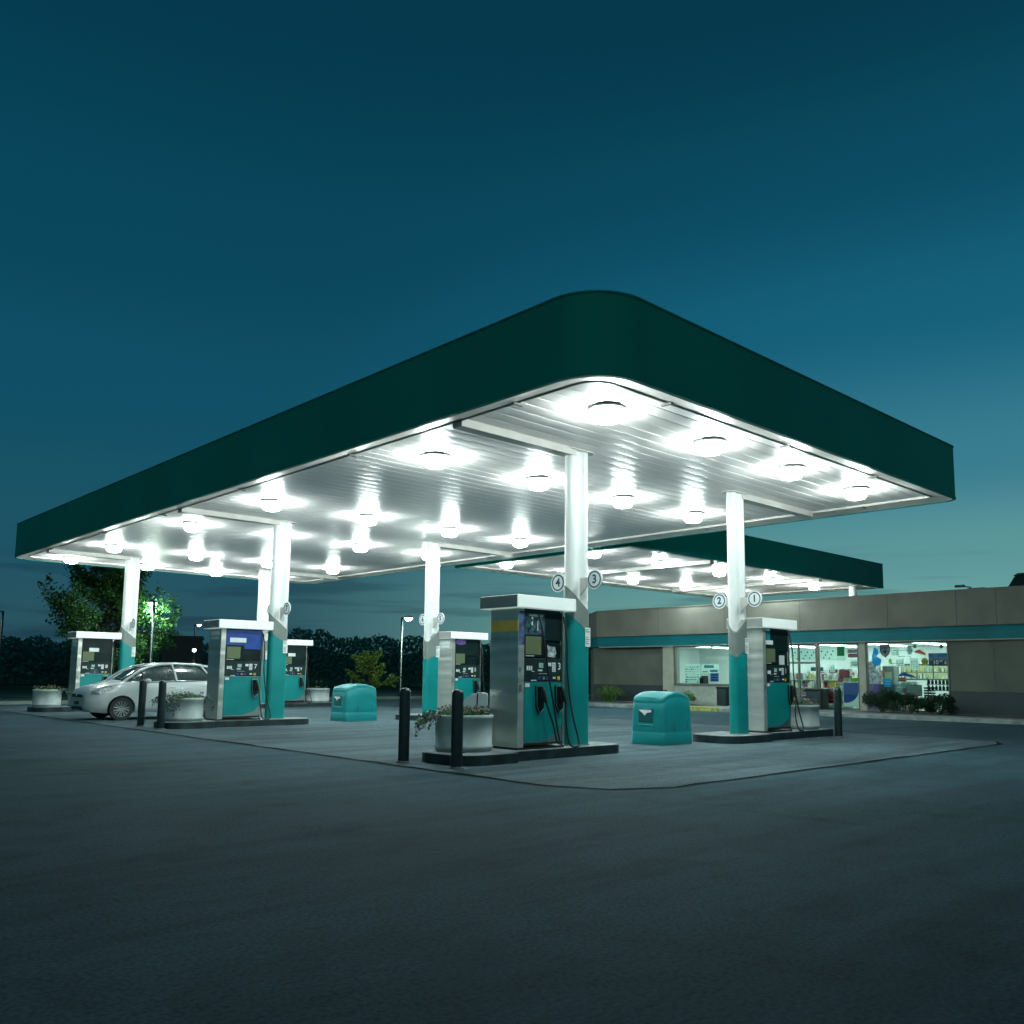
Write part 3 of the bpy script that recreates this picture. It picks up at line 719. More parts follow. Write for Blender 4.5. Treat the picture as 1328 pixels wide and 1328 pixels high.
# windscreen wash unit between planter and pump
ws = thing('wash_bucket', 'white rounded wash unit between planter and nearest pump, black squeegee hanging down', 'wash unit', (9.28, 10.81, .152))
g = MB(); P = [(-.2, .62), (-.19, .74), (-.13, .83), (-.04, .875), (.1, .9), (.2, .89), (.2, .62)]
rw = mat('white_wash_plastic', (.62, .7, .72, 1), .4, var=.06)
g.prism([(a, b-.04) for a, b in P], -.17, .17, fn=lambda a, b, c: (a*.72+c*.69, -a*.69+c*.72, b)); g.build('body', rw, ws, bevel=.035, bseg=4)
g = MB(); g.prism([(.03, .6), (.05, .6), (.065, .865), (.045, .865)], -.175, .175, fn=lambda a, b, c: (a*.72+c*.69, -a*.69+c*.72, b)); g.build('strap', RUBBER, ws)
g = MB(); g.prism([(-.02, .545), (.23, .545), (.23, .585), (-.02, .585)], -.17, .17, fn=lambda a, b, c: (a*.72+c*.69, -a*.69+c*.72, b)); g.build('tray', RUBBER, ws)
g = MB(); g.tube([(.03, -.3, .56), (.035, -.3, .42), (.03, -.31, .3), (.0, -.32, .22)], [.025, .014, .012, .01], 8); g.box(.0, -.34, .53, .06, -.2, .56); g.build('squeegee', RUBBER, ws)
g = MB(); g.cyl((0, 0, 0), (0, 0, .56), .03); g.build('post', STEEL2, ws)

# ------------------------------------------------------------------ waste / service bins
def bin_(x, y, label, first=[None]):
    if first[0] is None:
        root = thing('waste_bin', label, 'waste bin', (x, y, 0), 0, 'teal bins between the islands')
        A, B, rc = .49, .4, .09
        def ring(sx, sy, zf, n=6):
            pts_ = [(a*sx, b*sy) for a, b in rounded_rect(-A, -B, A, B, rc, n)]; res = []; base_ = rounded_rect(-A, -B, A, B, rc, n)
            dens = []
            for i in range(len(pts_)):
                a, b = Vector(pts_[i]), Vector(pts_[(i+1) % len(pts_)]); k = 6 if math.dist(base_[i], base_[(i+1) % len(base_)]) > .2 else 1
                for j in range(k): dens.append(a.lerp(b, j/k))
            for q in dens: res.append((q.x, q.y, zf(q.x)))
            return res
        def top(x_): return .88+.125*math.cos(min(1, abs(x_)/.46)*math.pi/2)**.9
        rings = [ring(.985, .985, lambda x_: 0), ring(1, 1, lambda x_: .025), ring(.99, .99, lambda x_: .235), ring(.98, .98, lambda x_: .243), ring(.985, .985, lambda x_: .252)]
        for t in (.3, .5, .7): rings.append(ring(.985-.05*t, .985-.05*t, lambda x_, t=t: .252+(top(x_)-.10-.252)*t))
        rings += [ring(.935, .935, lambda x_: top(x_)-.1), ring(.925, .925, lambda x_: top(x_)-.094), ring(.93, .93, lambda x_: top(x_)-.086), ring(.915, .915, lambda x_: top(x_)-.03), ring(.88, .88, lambda x_: top(x_)-.004)]
        for s_ in (.7, .5, .3, .1): rings.append(ring(.88, .88*s_, lambda x_: top(x_)+.004))
        g = MB(); g.loft(rings, 0, True, False, True); g.build('shell', TEALP, root)
        g = MB(); g.box(-.484, -.16, .42, -.38, .2, .69); g.build('hand_recess', TEALD, root, bevel=.02)
        g = MB(); g.prism([(.17, .66), (-.12, .66), (-.13, .62), (-.02, .6), (.03, .55), (.08, .6), (.14, .63)], -.494, -.485, fn=lambda a, b, c: (c, a, b)); g.build('badge', STICK, root, bevel=.002)
        g = MB(); g.box(-.488, -.18, .36, -.42, .22, .385); g.build('lip', mat('teal_lip', (.01, .28, .28, 1), .35), root, bevel=.01)
        g = MB(); g.prism([(-.14, .27), (-.125, .27), (-.125, .86), (-.14, .86)], -.396, -.34, fn=lambda a, b, c: (a, c+(b-.27)*.05, b)); g.prism([(.3, .27), (.315, .27), (.305, .8), (.29, .8)], -.396, -.34, fn=lambda a, b, c: (a, c+(b-.27)*.05, b))
        g.build('seam', TEALD, root)
        first[0] = root; return root
    return dup(first[0], (x, y, 0), label)
bin_(14.0, 10.72, 'teal rounded waste bin with a white badge between the two front islands')
bin_(13.68, 21.05, 'teal rounded waste bin farther back, left of the middle column').scale = (1.1, 1, 1)

# ------------------------------------------------------------------ parked car
CARW = mat('white_car_paint', (.44, .5, .5, 1), .25, var=.03, scale=1, coat=.6)
CGL = mat('car_glass', (.015, .035, .035, 1), .06, var=.2, spec=.9); CBLK = mat('car_black_trim', (.012, .016, .018, 1), .45)
CHR = mat('alloy_wheel', (.45, .5, .5, 1), .3, 1.); LAMPG = mat('headlamp_glass', (.35, .42, .42, 1), .1, .3, var=.3, scale=14, spec=.9)


def car(x, y, label):
    root = thing('parked_car', label, 'car', (x, y, 0))
    WB0, WB1, RW = .86, 3.31, .30
    def lerp(tab, v):
        for (a, b), (c, d) in zip(tab, tab[1:]):
            if v <= c: t = max(0, (v-a)/(c-a)); t = t*t*(3-2*t)*.35+t*.65; return b+(d-b)*t
        return tab[-1][1]
    half = [(0, .56), (.05, .64), (.15, .72), (.35, .79), (.8, .835), (2, .84), (3.2, .835), (3.6, .79), (3.8, .72), (3.86, .66)]
    topz = [(0, .66), (.05, .74), (.14, .80), (.35, .88), (.65, .96), (.88, 1.01), (1.6, 1.04), (3.0, 1.08), (3.7, 1.08), (3.8, 1.04), (3.86, .95)]
    botz = [(0, .30), (.1, .22), (.5, .18), (3.4, .19), (3.75, .24), (3.86, .34)]
    crown = [(0, .02), (.2, .04), (.9, .05), (1.2, .0), (3.86, .0)]
    xs = sorted(set([0, .02, .05, .09, .14, .22]+[.3+.08*i for i in range(44)]+[3.74, 3.8, 3.84, 3.86]))
    rings = []
    for v in xs:
        w = lerp(half, v); zt = lerp(topz, v); zb = lerp(botz, v); c = lerp(crown, v)
        prof = [(0, zb), (w*.6, zb), (w-.06, zb+.01), (w-.01, zb+.08), (w+.008, zb+.2), (w+.012, zb+(zt-zb)*.5), (w, zb+(zt-zb)*.72), (w-.02, zt-.07), (w-.055, zt-.015), (w-.12, zt+.0), (w*.5, zt+c*.8), (0, zt+c)]
        ringp = [(v, -b, z) for b, z in prof]+[(v, b, z) for b, z in prof[-2:0:-1]]
        rings.append(ringp)
    g = MB(); g.loft(rings, 0, True, True, True)
    body = g.build('body', CARW, root)
    # cut the wheel arches
    cutters = []
    for wx in (WB0, WB1):
        for s in (-1, 1):
            q = MB(); q.cyl((wx, s*.55, RW), (wx, s*1.0, RW), .355, n=40); c_ = q.build('arch_tmp', CBLK); c_.location = (0, 0, 0); cutters.append(c_)
    body.parent = None
    for c_ in cutters:
        b = body.modifiers.new('b', 'BOOLEAN'); b.operation = 'DIFFERENCE'; b.object = c_; b.solver = 'EXACT'
    bpy.context.view_layer.update()
    me = bpy.data.meshes.new_from_object(body.evaluated_get(bpy.context.evaluated_depsgraph_get())); body.modifiers.clear(); body.data = me; body.parent = root
    for p in me.polygons: p.use_smooth = True
    if len(me.materials) > 1: 
        for p in me.polygons:
            pass
    for c_ in cutters: bpy.data.objects.remove(c_)
    bm = bmesh.new(); bm.from_mesh(me)
    for e in bm.edges:
        if len(e.link_faces) == 2 and e.calc_face_angle(0) > .7: e.smooth = False
    bm.to_mesh(me); bm.free()
    # greenhouse: glass box with body pillars and roof
    base = [(1.02, .72, 1.0), (1.5, .78, 1.0), (3.55, .76, 1.06), (3.78, .66, 1.06)]
    def gh(v):   # roof line z and half width of roof
        zr = lerp([(.84, .99), (1.1, 1.18), (1.35, 1.34), (1.6, 1.45), (1.9, 1.51), (2.3, 1.535), (2.9, 1.52), (3.3, 1.46), (3.5, 1.38), (3.65, 1.2), (3.8, 1.04)], v)
        wb = lerp([(.84, .66), (1.05, .74), (1.45, .79), (3.3, .79), (3.65, .72), (3.8, .64)], v); zb = lerp(topz, v)-.03
        t = max(0, min(1, (zr-1.02)/.5)); wr = wb-.21*t
        return zr, wb, zb, wr
    gx = [.86+.1*i for i in range(30)]+[3.79]
    rings = []
    for v in gx:
        zr, wb, zb, wr = gh(v)
        ringp = [(v, -wb, zb), (v, -(wb+wr)/2-.015, (zb+zr)/2-.02), (v, -wr, zr-.06), (v, -wr+.05, zr-.015), (v, -wr*.5, zr+.005), (v, 0, zr+.01)]
        ringp += [(a, -b, c) for a, b, c in ringp[-2::-1]]
        rings.append(ringp)
    # glass shell
    g = MB(); n = len(rings[0])
    g.add([p for r in rings for p in r], [(i*n+j, i*n+j+1, (i+1)*n+j+1, (i+1)*n+j) for i in range(len(rings)-1) for j in range(n-1)], 0, True)
    g.build('windows', CGL, root)
    def skin(mb, a, b, ja, jb, off=.008):   # patch of the shell, pushed outwards
        for i in range(len(gx)-1):
            if gx[i+1] <= a+.001 or gx[i] >= b-.001: continue
            for j in range(ja, jb):
                q = [rings[i][j], rings[i][j+1], rings[i+1][j+1], rings[i+1][j]]
                o = []
                for p in q:
                    d = Vector((0, p[1], max(0, p[2]-1.15)*1.5+.001)).normalized() if p[2] > 1.02 else Vector((0, 1 if p[1] > 0 else -1, 0))
                    o.append((p[0], p[1]+d.y*off, p[2]+d.z*off+.002))
                mb.add(o, [(0, 1, 2, 3)], 0, True)
    g = MB(); skin(g, 1.6, 3.45, 2, n-3); g.build('roof', CARW, root, fix=False)
    bm = bmesh.new(); bm.from_mesh(root.children[-1].data if False else g_last(root, 'roof').data); bmesh.ops.remove_doubles(bm, verts=bm.verts, dist=.002); bmesh.ops.recalc_face_normals(bm, faces=bm.faces); bm.to_mesh(g_last(root, 'roof').data); bm.free()
    for s in (-1, 1):
        g = MB()
        def pt(v, t, off=.012):   # point on side glass: t=0 sill, t=1 roof rail
            zr, wb, zb, wr = gh(v); z = zb+(zr-.03-zb)*t; w = wb+(wr-wb)*t+.012*math.sin(t*3.14)
            return (v, s*(w+off), z)
        g.tube([pt(.87, .9), pt(1.1, 1), pt(1.35, 1), pt(1.6, 1), pt(1.9, 1), pt(2.3, 1), pt(2.9, 1), pt(3.3, 1), pt(3.5, 1), pt(3.65, .97), pt(3.78, .7)], .038, 8)
        g.build('roof_rail', CARW, root)
        g = MB(); g.tube([pt(2.30, .0), pt(2.27, .5), pt(2.22, .97)], .035, 6); g.build('door_pillar', CARW, root)
        g = MB(); g.tube([pt(3.35, .0), pt(3.2, .5), pt(3.05, .97)], .032, 6); g.build('door_pillar', CARW, root)
        g = MB(); g.tube([pt(1.42, .0), pt(1.40, .5), pt(1.38, .95)], .022, 6); g.build('quarter_pillar', CBLK, root)
        g = MB(); g.tube([pt(1.3, -.02, .02), pt(2.4, -.02, .02), pt(3.5, -.02, .02)], .014, 6); g.build('window_seal', CBLK, root)
        # mirror
        g = MB(); g.loft([[(1.46+a*.09*k, s*(.86+c_), 1.04+b*.07*k) for a, b in [(math.cos(t*.785), math.sin(t*.785)) for t in range(8)]] for c_, k in ((0, .3), (.03, .85), (.1, 1), (.17, .8), (.19, .4))], 0, True, True, True)
        g.build('mirror', CARW, root)
        # headlamp
        g = MB(); pr = [(.10, .68), (.30, .69), (.60, .83), (.72, .92), (.5, .90), (.28, .83), (.14, .77)]
        def side(v, z, off): return (v, s*(lerp(half, v)+off-max(0, z-.72)*.22), z)
        o = [side(a, b, .018) for a, b in pr]; i2 = [side(a, b, -.05) for a, b in pr]
        g.loft([i2, o], 0, False, True, True); g.build('headlight', LAMPG, root)
        g = MB(); g.cyl((.17, s*.60, .36), (.12, s*.62, .36), .055, n=14); fl = g.build('fog_lamp', LAMPG, root)
        g = MB(); g.add([side(a, b, .016) for a, b in [(1.35, .28), (1.37, .28), (1.37, .97), (1.35, .97)]], [(0, 1, 2, 3)]); g.add([side(a, b, .016) for a, b in [(2.34, .26), (2.355, .26), (2.355, 1.0), (2.34, 1.0)]], [(0, 1, 2, 3)]); g.build('door_gap', CBLK, root)
        g = MB(); g.tube([side(2.12, .86, .03), side(2.27, .865, .035)], .014, 6); g.tube([side(3.02, .9, .03), side(3.17, .905, .035)], .014, 6); g.build('door_handle', CARW, root)
        g = MB(); g.box(3.72, s*.72-.06, .75, 3.84, s*.72+.06, 1.05); g.build('tail_light', REDP, root, bevel=.02)
        for wx in (WB0, WB1):
            wh = MB(); yy = s*.75
            wh.cyl((wx, yy-.08, RW), (wx, yy+.08, RW), RW, n=36); w = wh.build('wheel', RUBBER, root, bevel=.015)
            r_ = MB(); yo = s*.835
            k = 36; ro, ri = .205, .18
            v = [(wx+ro*math.cos(2*math.pi*i/k), yo, RW+ro*math.sin(2*math.pi*i/k)) for i in range(k)]+[(wx+ri*math.cos(2*math.pi*i/k), yo-s*.012, RW+ri*math.sin(2*math.pi*i/k)) for i in range(k)]
            r_.add(v, [(i, (i+1) % k, k+(i+1) % k, k+i) for i in range(k)])
            for q in range(7):
                for dd in (-.13, .13):
                    a = 2*math.pi*q/7+dd*.5; b = 2*math.pi*q/7+dd*1.6
                    r_.tube([(wx+.03*math.cos(a), yo-s*.008, RW+.03*math.sin(a)), (wx+.19*math.cos(b), yo-s*.004, RW+.19*math.sin(b))], [.012, .013], 6)
            r_.cyl((wx, yo-.01, RW), (wx, yo+.008, RW), .04, n=14)
            r_.build('rim', CHR, w)
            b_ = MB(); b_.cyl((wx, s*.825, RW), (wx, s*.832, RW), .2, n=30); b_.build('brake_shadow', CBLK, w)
    # front: grille, lower intake, plate, bumper line, wipers
    g = MB(); g.box(-.02, -.38, .60, .08, .38, .69); g.build('grille', CBLK, root, bevel=.02)
    g = MB(); g.box(-.02, -.42, .27, .1, .42, .37); g.build('lower_intake', CBLK, root, bevel=.03)
    g = MB(); g.box(-.03, -.15, .41, .0, .15, .50); g.build('number_plate', CBLK, root, bevel=.004)
    g = MB(); g.cyl((-.035, 0, .645), (-.018, 0, .645), .035, n=16); g.build('badge', CHR, root)
    g = MB(); g.tube([(.94, -.5, 1.07), (1.0, .02, 1.12)], .008, 5); g.tube([(.94, .05, 1.08), (1.0, .5, 1.1)], .008, 5); g.build('wiper', CBLK, root)
    g = MB(); g.tube([(3.0, 0, 1.52), (3.12, 0, 1.66)], .006, 5); g.build('aerial', CBLK, root)
    return root


def g_last(root, name):
    return [c for c in bpy.data.objects if c.parent == root and c.name.startswith(name)][-1]


car(7.76, 25.2, 'white compact hatchback parked facing left between the middle and far pumps')

# ------------------------------------------------------------------ shop
STUC = mat('shop_stucco', (.145, .152, .125, 1), .85, var=.1, scale=.9, bump=.15)
STUC2 = mat('shop_wall_stucco', (.1, .12, .1, 1), .88, var=.12, scale=.8, bump=.15)
DADO = mat('shop_dado', (.022, .042, .047, 1), .7, var=.12, scale=3, bump=.1)
BAND = mat('shop_teal_band', (.003, .14, .165, 1), .5, var=.12, scale=.6, spec=.12)
FRAME = mat('window_frame', (.10, .12, .10, 1), .45, var=.1); PILL = mat('shop_pillar', (.3, .32, .26, 1), .75, var=.06)
GL = glass('shop_glass', (.86, .93, .92, 1)); SEAM = mat('panel_joint', (.08, .09, .075, 1), .9)
XS = 31.5
shop = thing('shop_building', 'long low flat roofed shop with teal band and bright windows behind the pumps', 'building', (XS, 15, 0))
def sp(name, mb, m, bevel=0, parent=None):
    o = mb.build(name, m, parent or shop, bevel=bevel); 
    if parent is None: o.location = (-XS, -15, 0)
    return o
# parapet with chamfered far end
PY0, PY1 = -6, 27.6
par = [(XS-.35, PY0), (XS-.35, PY1), (XS+1.6, PY1+2.6), (XS+14, PY1+2.6), (XS+14, PY0)]
sp('parapet', MB().prism(par, 3.09, 4.27), STUC, .02)
for y in (27.4, 24.0, 20.6, 17.2, 13.8, 11.45, 10.2, 8.0): sp('parapet_joint', MB().box(XS-.353, y-.012, 3.1, XS-.349, y+.012, 4.26), SEAM)
sp('roof_coping', MB().prism([(a+(-.03 if a < XS else .03), b) for a, b in par], 4.27, 4.31), mat('coping_metal', (.12, .13, .11, 1), .5), .01)
bandp = [(XS-.22, PY0), (XS-.22, PY1+.05), (XS+1.5, PY1+2.5), (XS+1.9, PY1+2.5), (XS+.05, PY1-.2), (XS+.05, PY0)]
sp('teal_band', MB().prism(bandp, 2.64, 3.09), BAND, .01)
g = MB(); g.box(XS-.235, PY0, 2.845, XS-.221, PY1, 2.86); sp('band_seam', g, mat('band_edge', (.01, .1, .12, 1), .4))
sp('soffit', MB().box(XS-.2, PY0, 2.60, XS+.1, PY1, 2.64), PILL)
# walls: right solid part, left recessed part
def wallseg(y0, y1, x=XS, name='wall'):
    sp(name, MB().box(x, y0, .9, x+.25, y1, 2.62), STUC2); sp('dado', MB().box(x-.02, y0, .1, x+.25, y1, .9), DADO, .01)
wallseg(PY0, 11.88)
g = MB()
for y in (10.45, 8.9, 7.0): g.box(XS-.004, y-.012, .92, XS+.001, y+.012, 2.6)
g.box(XS-.004, PY0, 1.75, XS+.001, 11.85, 1.765); sp('wall_joint', g, SEAM)
wallseg(23.98, 28.4, XS+.35)
sp('chamfer_wall', MB().prism([(XS+.35, 28.4), (XS+1.9, 30.0), (XS+2.1, 29.8), (XS+.6, 28.3)], .1, 2.62), STUC2)
sp('side_wall', MB().box(XS+1.9, 29.8, .1, XS+13.8, 30.0, 3.1), STUC2)
sp('pillar', MB().box(XS-.08, 23.42, .12, XS+.4, 23.98, 2.62), PILL, .01)
sp('pillar', MB().box(XS-.06, 14.80, .12, XS+.2, 15.06, 2.62), PILL, .01)
sp('pillar', MB().box(XS-.06, 19.3, .12, XS+.3, 20.0, 2.62), PILL, .01)
# window bays: frame + glass (sub-part)
def bay(y0, y1, z0, z1=2.6, mull=(), trans=None, name='window', wdt=.05):
    g = MB(); g.box(XS-.02, y0, z0, XS+.08, y0+wdt, z1); g.box(XS-.02, y1-wdt, z0, XS+.08, y1, z1)
    g.box(XS-.02, y0+wdt, z1-.05, XS+.08, y1-wdt, z1); g.box(XS-.02, y0+wdt, z0, XS+.08, y1-wdt, z0+.06)
    for q in mull: g.box(XS-.022, q-.03, z0+.06, XS+.078, q+.03, z1-.05)
    if trans: g.box(XS-.024, trans[0], trans[2]-.04, XS+.076, trans[1], trans[2]+.04)
    f = sp(name, g, FRAME)
    q = MB(); q.box(XS+.02, y0+.02, z0+.03, XS+.028, y1-.02, z1-.02); o = q.build('pane', GL, f); return f
bay(11.9, 14.8, .14); bay(15.08, 16.70, .14, name='window')
bay(16.74, 19.28, .14, mull=(17.5,), trans=(16.79, 19.23, 1.87), name='entrance_door')
bay(20.02, 23.4, .95); sp('sill_wall', MB().box(XS, 20.0, .1, XS+.2, 23.42, .95), mat('sill_wall_paint', (.3, .36, .32, 1), .7), .005)
sp('window_ledge', MB().box(XS-.06, 20.02, .93, XS-.001, 23.4, .97), FRAME)
# interior shell
INT = mat('shop_interior_wall', (.66, .75, .72, 1), .8, var=.05, scale=1); TILE = mat('shop_floor_tile', (.45, .5, .46, 1), .3, var=.15, scale=2)
g = MB(); g.box(38.5, 8, .14, 38.7, 27, 2.9); g.box(XS+.25, 7.9, .14, 38.5, 8.0, 2.9); g.box(XS+.6, 27.0, .14, 38.7, 27.1, 2.9); sp('back_wall', g, INT)
sp('shop_ceiling', MB().box(XS+.12, 8, 2.7, 38.5, 27, 2.78), INT); sp('shop_floor', MB().box(XS+.03, 8, .10, 38.5, 27, .145), TILE)
TROF = emit('shop_tube_light', (.86, 1., .97, 1), 13)
for y in (10, 12.4, 14.2, 16.2, 18.2, 20.2, 22.2, 24.2):
    sp('ceiling_lamp', MB().box(31.95, y-.15, 2.66, 35.2, y+.15, 2.695), TROF); sp('ceiling_lamp', MB().box(35.8, y-.15, 2.66, 38.0, y+.15, 2.695), TROF)

# --- interior and posters, each its own thing
def placard(name, y0, z0, y1, z1, m, label, x=31.56, cat='poster', t=.012, shape=None, extra=None):
    if shape: g = MB().prism(shape, x, x+t, fn=lambda a, b, c: (c, a, b))
    else: g = MB().box(x, min(y0, y1), min(z0, z1), x+t, max(y0, y1), max(z0, z1))
    ms = [m]
    if extra: ms += extra(g, x)
    return tag(g.build(name, ms), label, cat)
def dots(g, x, y0, y1, z0, z1, n, seed):
    r = random.Random(seed)
    for k in range(n):
        yy = y0+(y1-y0)*(k+.5)/n; zz = z0+(z1-z0)*(.5+(.28 if k % 3 == 0 else (-.05 if k % 3 == 1 else -.3))+r.uniform(-.05, .05)); rr_ = .032
        g.add([(x-.003, yy+rr_*math.cos(t*.785), zz+rr_*math.sin(t*.785)) for t in range(8)], [tuple(range(8))], 1)
PW = mat('poster_white', (.66, .78, .74, 1), .6, var=.04)
_n = PW.node_tree.nodes; _l = PW.node_tree.links; _t = _n.new('ShaderNodeBsdfTranslucent'); _t.inputs[0].default_value = (.7, .85, .8, 1)
_x = _n.new('ShaderNodeMixShader'); _x.inputs[0].default_value = .75; _l.new(_n['Principled BSDF'].outputs[0], _x.inputs[1]); _l.new(_t.outputs[0], _x.inputs[2]); _l.new(_x.outputs[0], _n['Material Output'].inputs[0])
def translucify(m, col):
    n_ = m.node_tree.nodes; l_ = m.node_tree.links; t_ = n_.new('ShaderNodeBsdfTranslucent'); t_.inputs[0].default_value = col
    x_ = n_.new('ShaderNodeMixShader'); x_.inputs[0].default_value = .5; l_.new(n_['Principled BSDF'].outputs[0], x_.inputs[1]); l_.new(t_.outputs[0], x_.inputs[2]); l_.new(x_.outputs[0], n_['Material Output'].inputs[0])
translucify(CYAN, (.02, .55, .9, 1)); translucify(GRN, (.01, .4, .12, 1)); translucify(LIME, (.35, .75, .1, 1)); translucify(ORAN, (.7, .25, .12, 1))
placard('dotted_banner', 16.80, 1.96, 17.86, 2.37, PW, 'white banner with dark dots across the top of the entrance', cat='banner', extra=lambda g, x: (dots(g, x, 16.85, 17.8, 1.96, 2.37, 11, 1), [DARKPRINT])[1])
placard('dotted_banner', 16.03, 1.97, 16.62, 2.38, PW, 'short white banner with dark dots right of the entrance mullion', cat='banner', extra=lambda g, x: (dots(g, x, 16.07, 16.6, 1.97, 2.38, 7, 2), [DARKPRINT])[1])
def fr_green(g, x): g.box(x-.004, 15.66, 2.12, x-.001, 15.95, 2.47, 1); return [GRN]
placard('green_poster', 15.63, 1.95, 15.98, 2.50, PW, 'poster with a plain green square in a white frame on the shop window', extra=fr_green)
def txt_lines(y0, y1, zs, m, h=.03):
    def fn(g, x):
        r = random.Random(int(y0*100))
        for z in zs:
            y = y0
            while y < y1:
                w = r.uniform(.03, .09); g.box(x-.004, y, z, x-.001, min(y+w, y1), z+h, 1); y += w+.025
        return [m]
    return fn
placard('red_text_sign', 15.08, 2.06, 15.52, 2.20, REDP, 'small dark red sign under a grey one, right of the green poster', cat='sign', extra=txt_lines(15.12, 15.5, (2.10,), PW))
placard('grey_text_sign', 15.06, 2.22, 15.54, 2.36, mat('grey_sign', (.3, .33, .32, 1), .6), 'small grey text sign high on the window left of the pillar', cat='sign', extra=txt_lines(15.1, 15.5, (2.25, 2.30), REDP))
cy_sh = arc(14.52, 2.25, .16, 90, 250, 9)+arc(14.44, 1.93, .17, 160, 360, 10)+arc(14.5, 2.1, .12, 0, 40, 3)
placard('cyan_balloon', 0, 0, 0, 0, CYAN, 'bright cyan rounded cut-out beside the shop pillar', shape=[(b, c) for b, c in cy_sh], cat='cut-out')
sh = [(13.94, 2.52), (14.30, 2.52), (14.31, 2.28), (14.24, 2.14), (14.12, 2.05), (14.0, 2.14), (13.93, 2.28)]
def sh_in(g, x):
    g.add([(x-.004, a*.78+14.12*.22, b*.78+2.3*.22) for a, b in sh], [tuple(range(7))], 1)
    g.box(x-.007, 14.02, 2.36, x-.005, 14.22, 2.42, 2); g.box(x-.007, 14.07, 2.2, x-.005, 14.17, 2.33, 3); return [PW, PURP, NAVY]
placard('shield_poster', 0, 0, 0, 0, mat('shield_maroon', (.2, .13, .16, 1), .6), 'shield shaped maroon and white crest in the right window', shape=sh, x=31.548, extra=sh_in)
placard('pale_round_sign', 0, 0, 0, 0, mat('pale_cyan', (.42, .68, .68, 1), .6), 'pale round cut-out high in the right window', shape=[(13.235+.1*math.cos(t*.39), 2.3+.15*math.sin(t*.39)) for t in range(16)], cat='cut-out')
placard('orange_swoosh_sign', 0, 0, 0, 0, ORAN, 'orange and red slanting print high in the right window', shape=[(13.08, 2.27), (12.9, 2.32), (12.7, 2.2), (12.69, 2.12), (12.9, 2.17), (13.05, 2.2)], cat='sign')
def ten(g, x):
    g.box(x-.003, 11.93, 1.76, x-.001, 12.56, 1.97, 1)
    add_text(g, '10', .2, lambda a, b: (x-.006, 12.36-a, 1.87+b), 2, .02); add_text(g, '00', .09, lambda a, b: (x-.006, 12.18-a, 1.91+b), 2, .02); add_text(g, '&', .14, lambda a, b: (x-.006, 12.03-a, 1.86+b), 2, .02)
    return [DARKPRINT, STICK]
placard('price_sign', 11.91, 1.75, 12.60, 2.19, mat('price_blue', (.01, .12, .33, 1), .5), 'blue and dark sign with a large 10 at the right end of the window', cat='sign', extra=ten)
placard('yellow_round_sign', 0, 0, 0, 0, YEL, 'round yellow and black badge left of the 10 sign', shape=[(12.73+.12*math.cos(t*.39), 1.91+.13*math.sin(t*.39)) for t in range(16)], cat='sign', extra=lambda g, x: (g.add([(x-.004, 12.73+.085*math.cos(t*.785), 1.91+.05*math.sin(t*.785)) for t in range(8)], [tuple(range(8))], 1), [LIME])[1])
qb = [(15.74, 1.14), (15.16, 1.14)]+[(15.16+.0+.5*(1-math.cos(R(t))), .86-.47*math.sin(R(t))) for t in range(0, 91, 10)]+[(15.74, .4)]
placard('blue_poster', 15.14, .25, 15.76, 1.16, PW, 'large deep blue quarter-round shape on a white poster, low on the shop window', extra=lambda g, x: (g.add([(x-.004, a, b) for a, b in qb], [tuple(range(len(qb)))], 1), [mat('deep_blue', (.0, .08, .36, 1), .4, var=.05)])[1])
placard('lime_poster', 15.09, .2, 15.135, 1.0, LIME, 'narrow lime strip at the right edge of the blue poster', cat='strip')
placard('lime_header', 15.09, 1.17, 15.45, 1.30, LIME, 'lime header strip above the blue poster', cat='strip')
placard('red_square_sign', 15.48, 1.32, 15.90, 1.58, mat('dark_red_sign', (.2, .05, .06, 1), .5), 'dark red square sign with a bright centre above the blue poster', cat='sign', extra=lambda g, x: (g.box(x-.004, 15.58, 1.37, x-.001, 15.8, 1.52, 1), [REDP])[1])
placard('teal_hanging_sign', 16.86, 1.56, 17.38, 1.71, mat('hang_teal', (.01, .2, .25, 1), .5), 'teal strip sign hanging inside behind the entrance', x=32.2, cat='sign')
placard('maroon_strip_sign', 16.28, 1.50, 16.62, 1.62, mat('maroon_sign', (.18, .05, .07, 1), .5), 'small maroon strip sign hanging right of the teal one', x=32.2, cat='sign')
placard('blue_swoosh_sign', 0, 0, 0, 0, BLUEP, 'blue swoosh shaped sign above the lower displays in the right window', shape=[(13.70, 1.36), (13.6, 1.5), (13.45, 1.53), (13.25, 1.45), (12.96, 1.32), (13.3, 1.36), (13.5, 1.40)], cat='sign')
placard('red_label_sign', 13.40, 1.2, 13.68, 1.34, REDP, 'small red label under the blue swoosh', cat='sign', extra=txt_lines(13.43, 13.66, (1.25,), PW))
placard('framed_notice', 12.87, .70, 13.42, 1.09, FRAME, 'blank white notice in a dark frame low in the right window', cat='notice', extra=lambda g, x: (g.box(x-.004, 12.90, .73, x-.001, 13.39, 1.06, 1), [PW])[1])
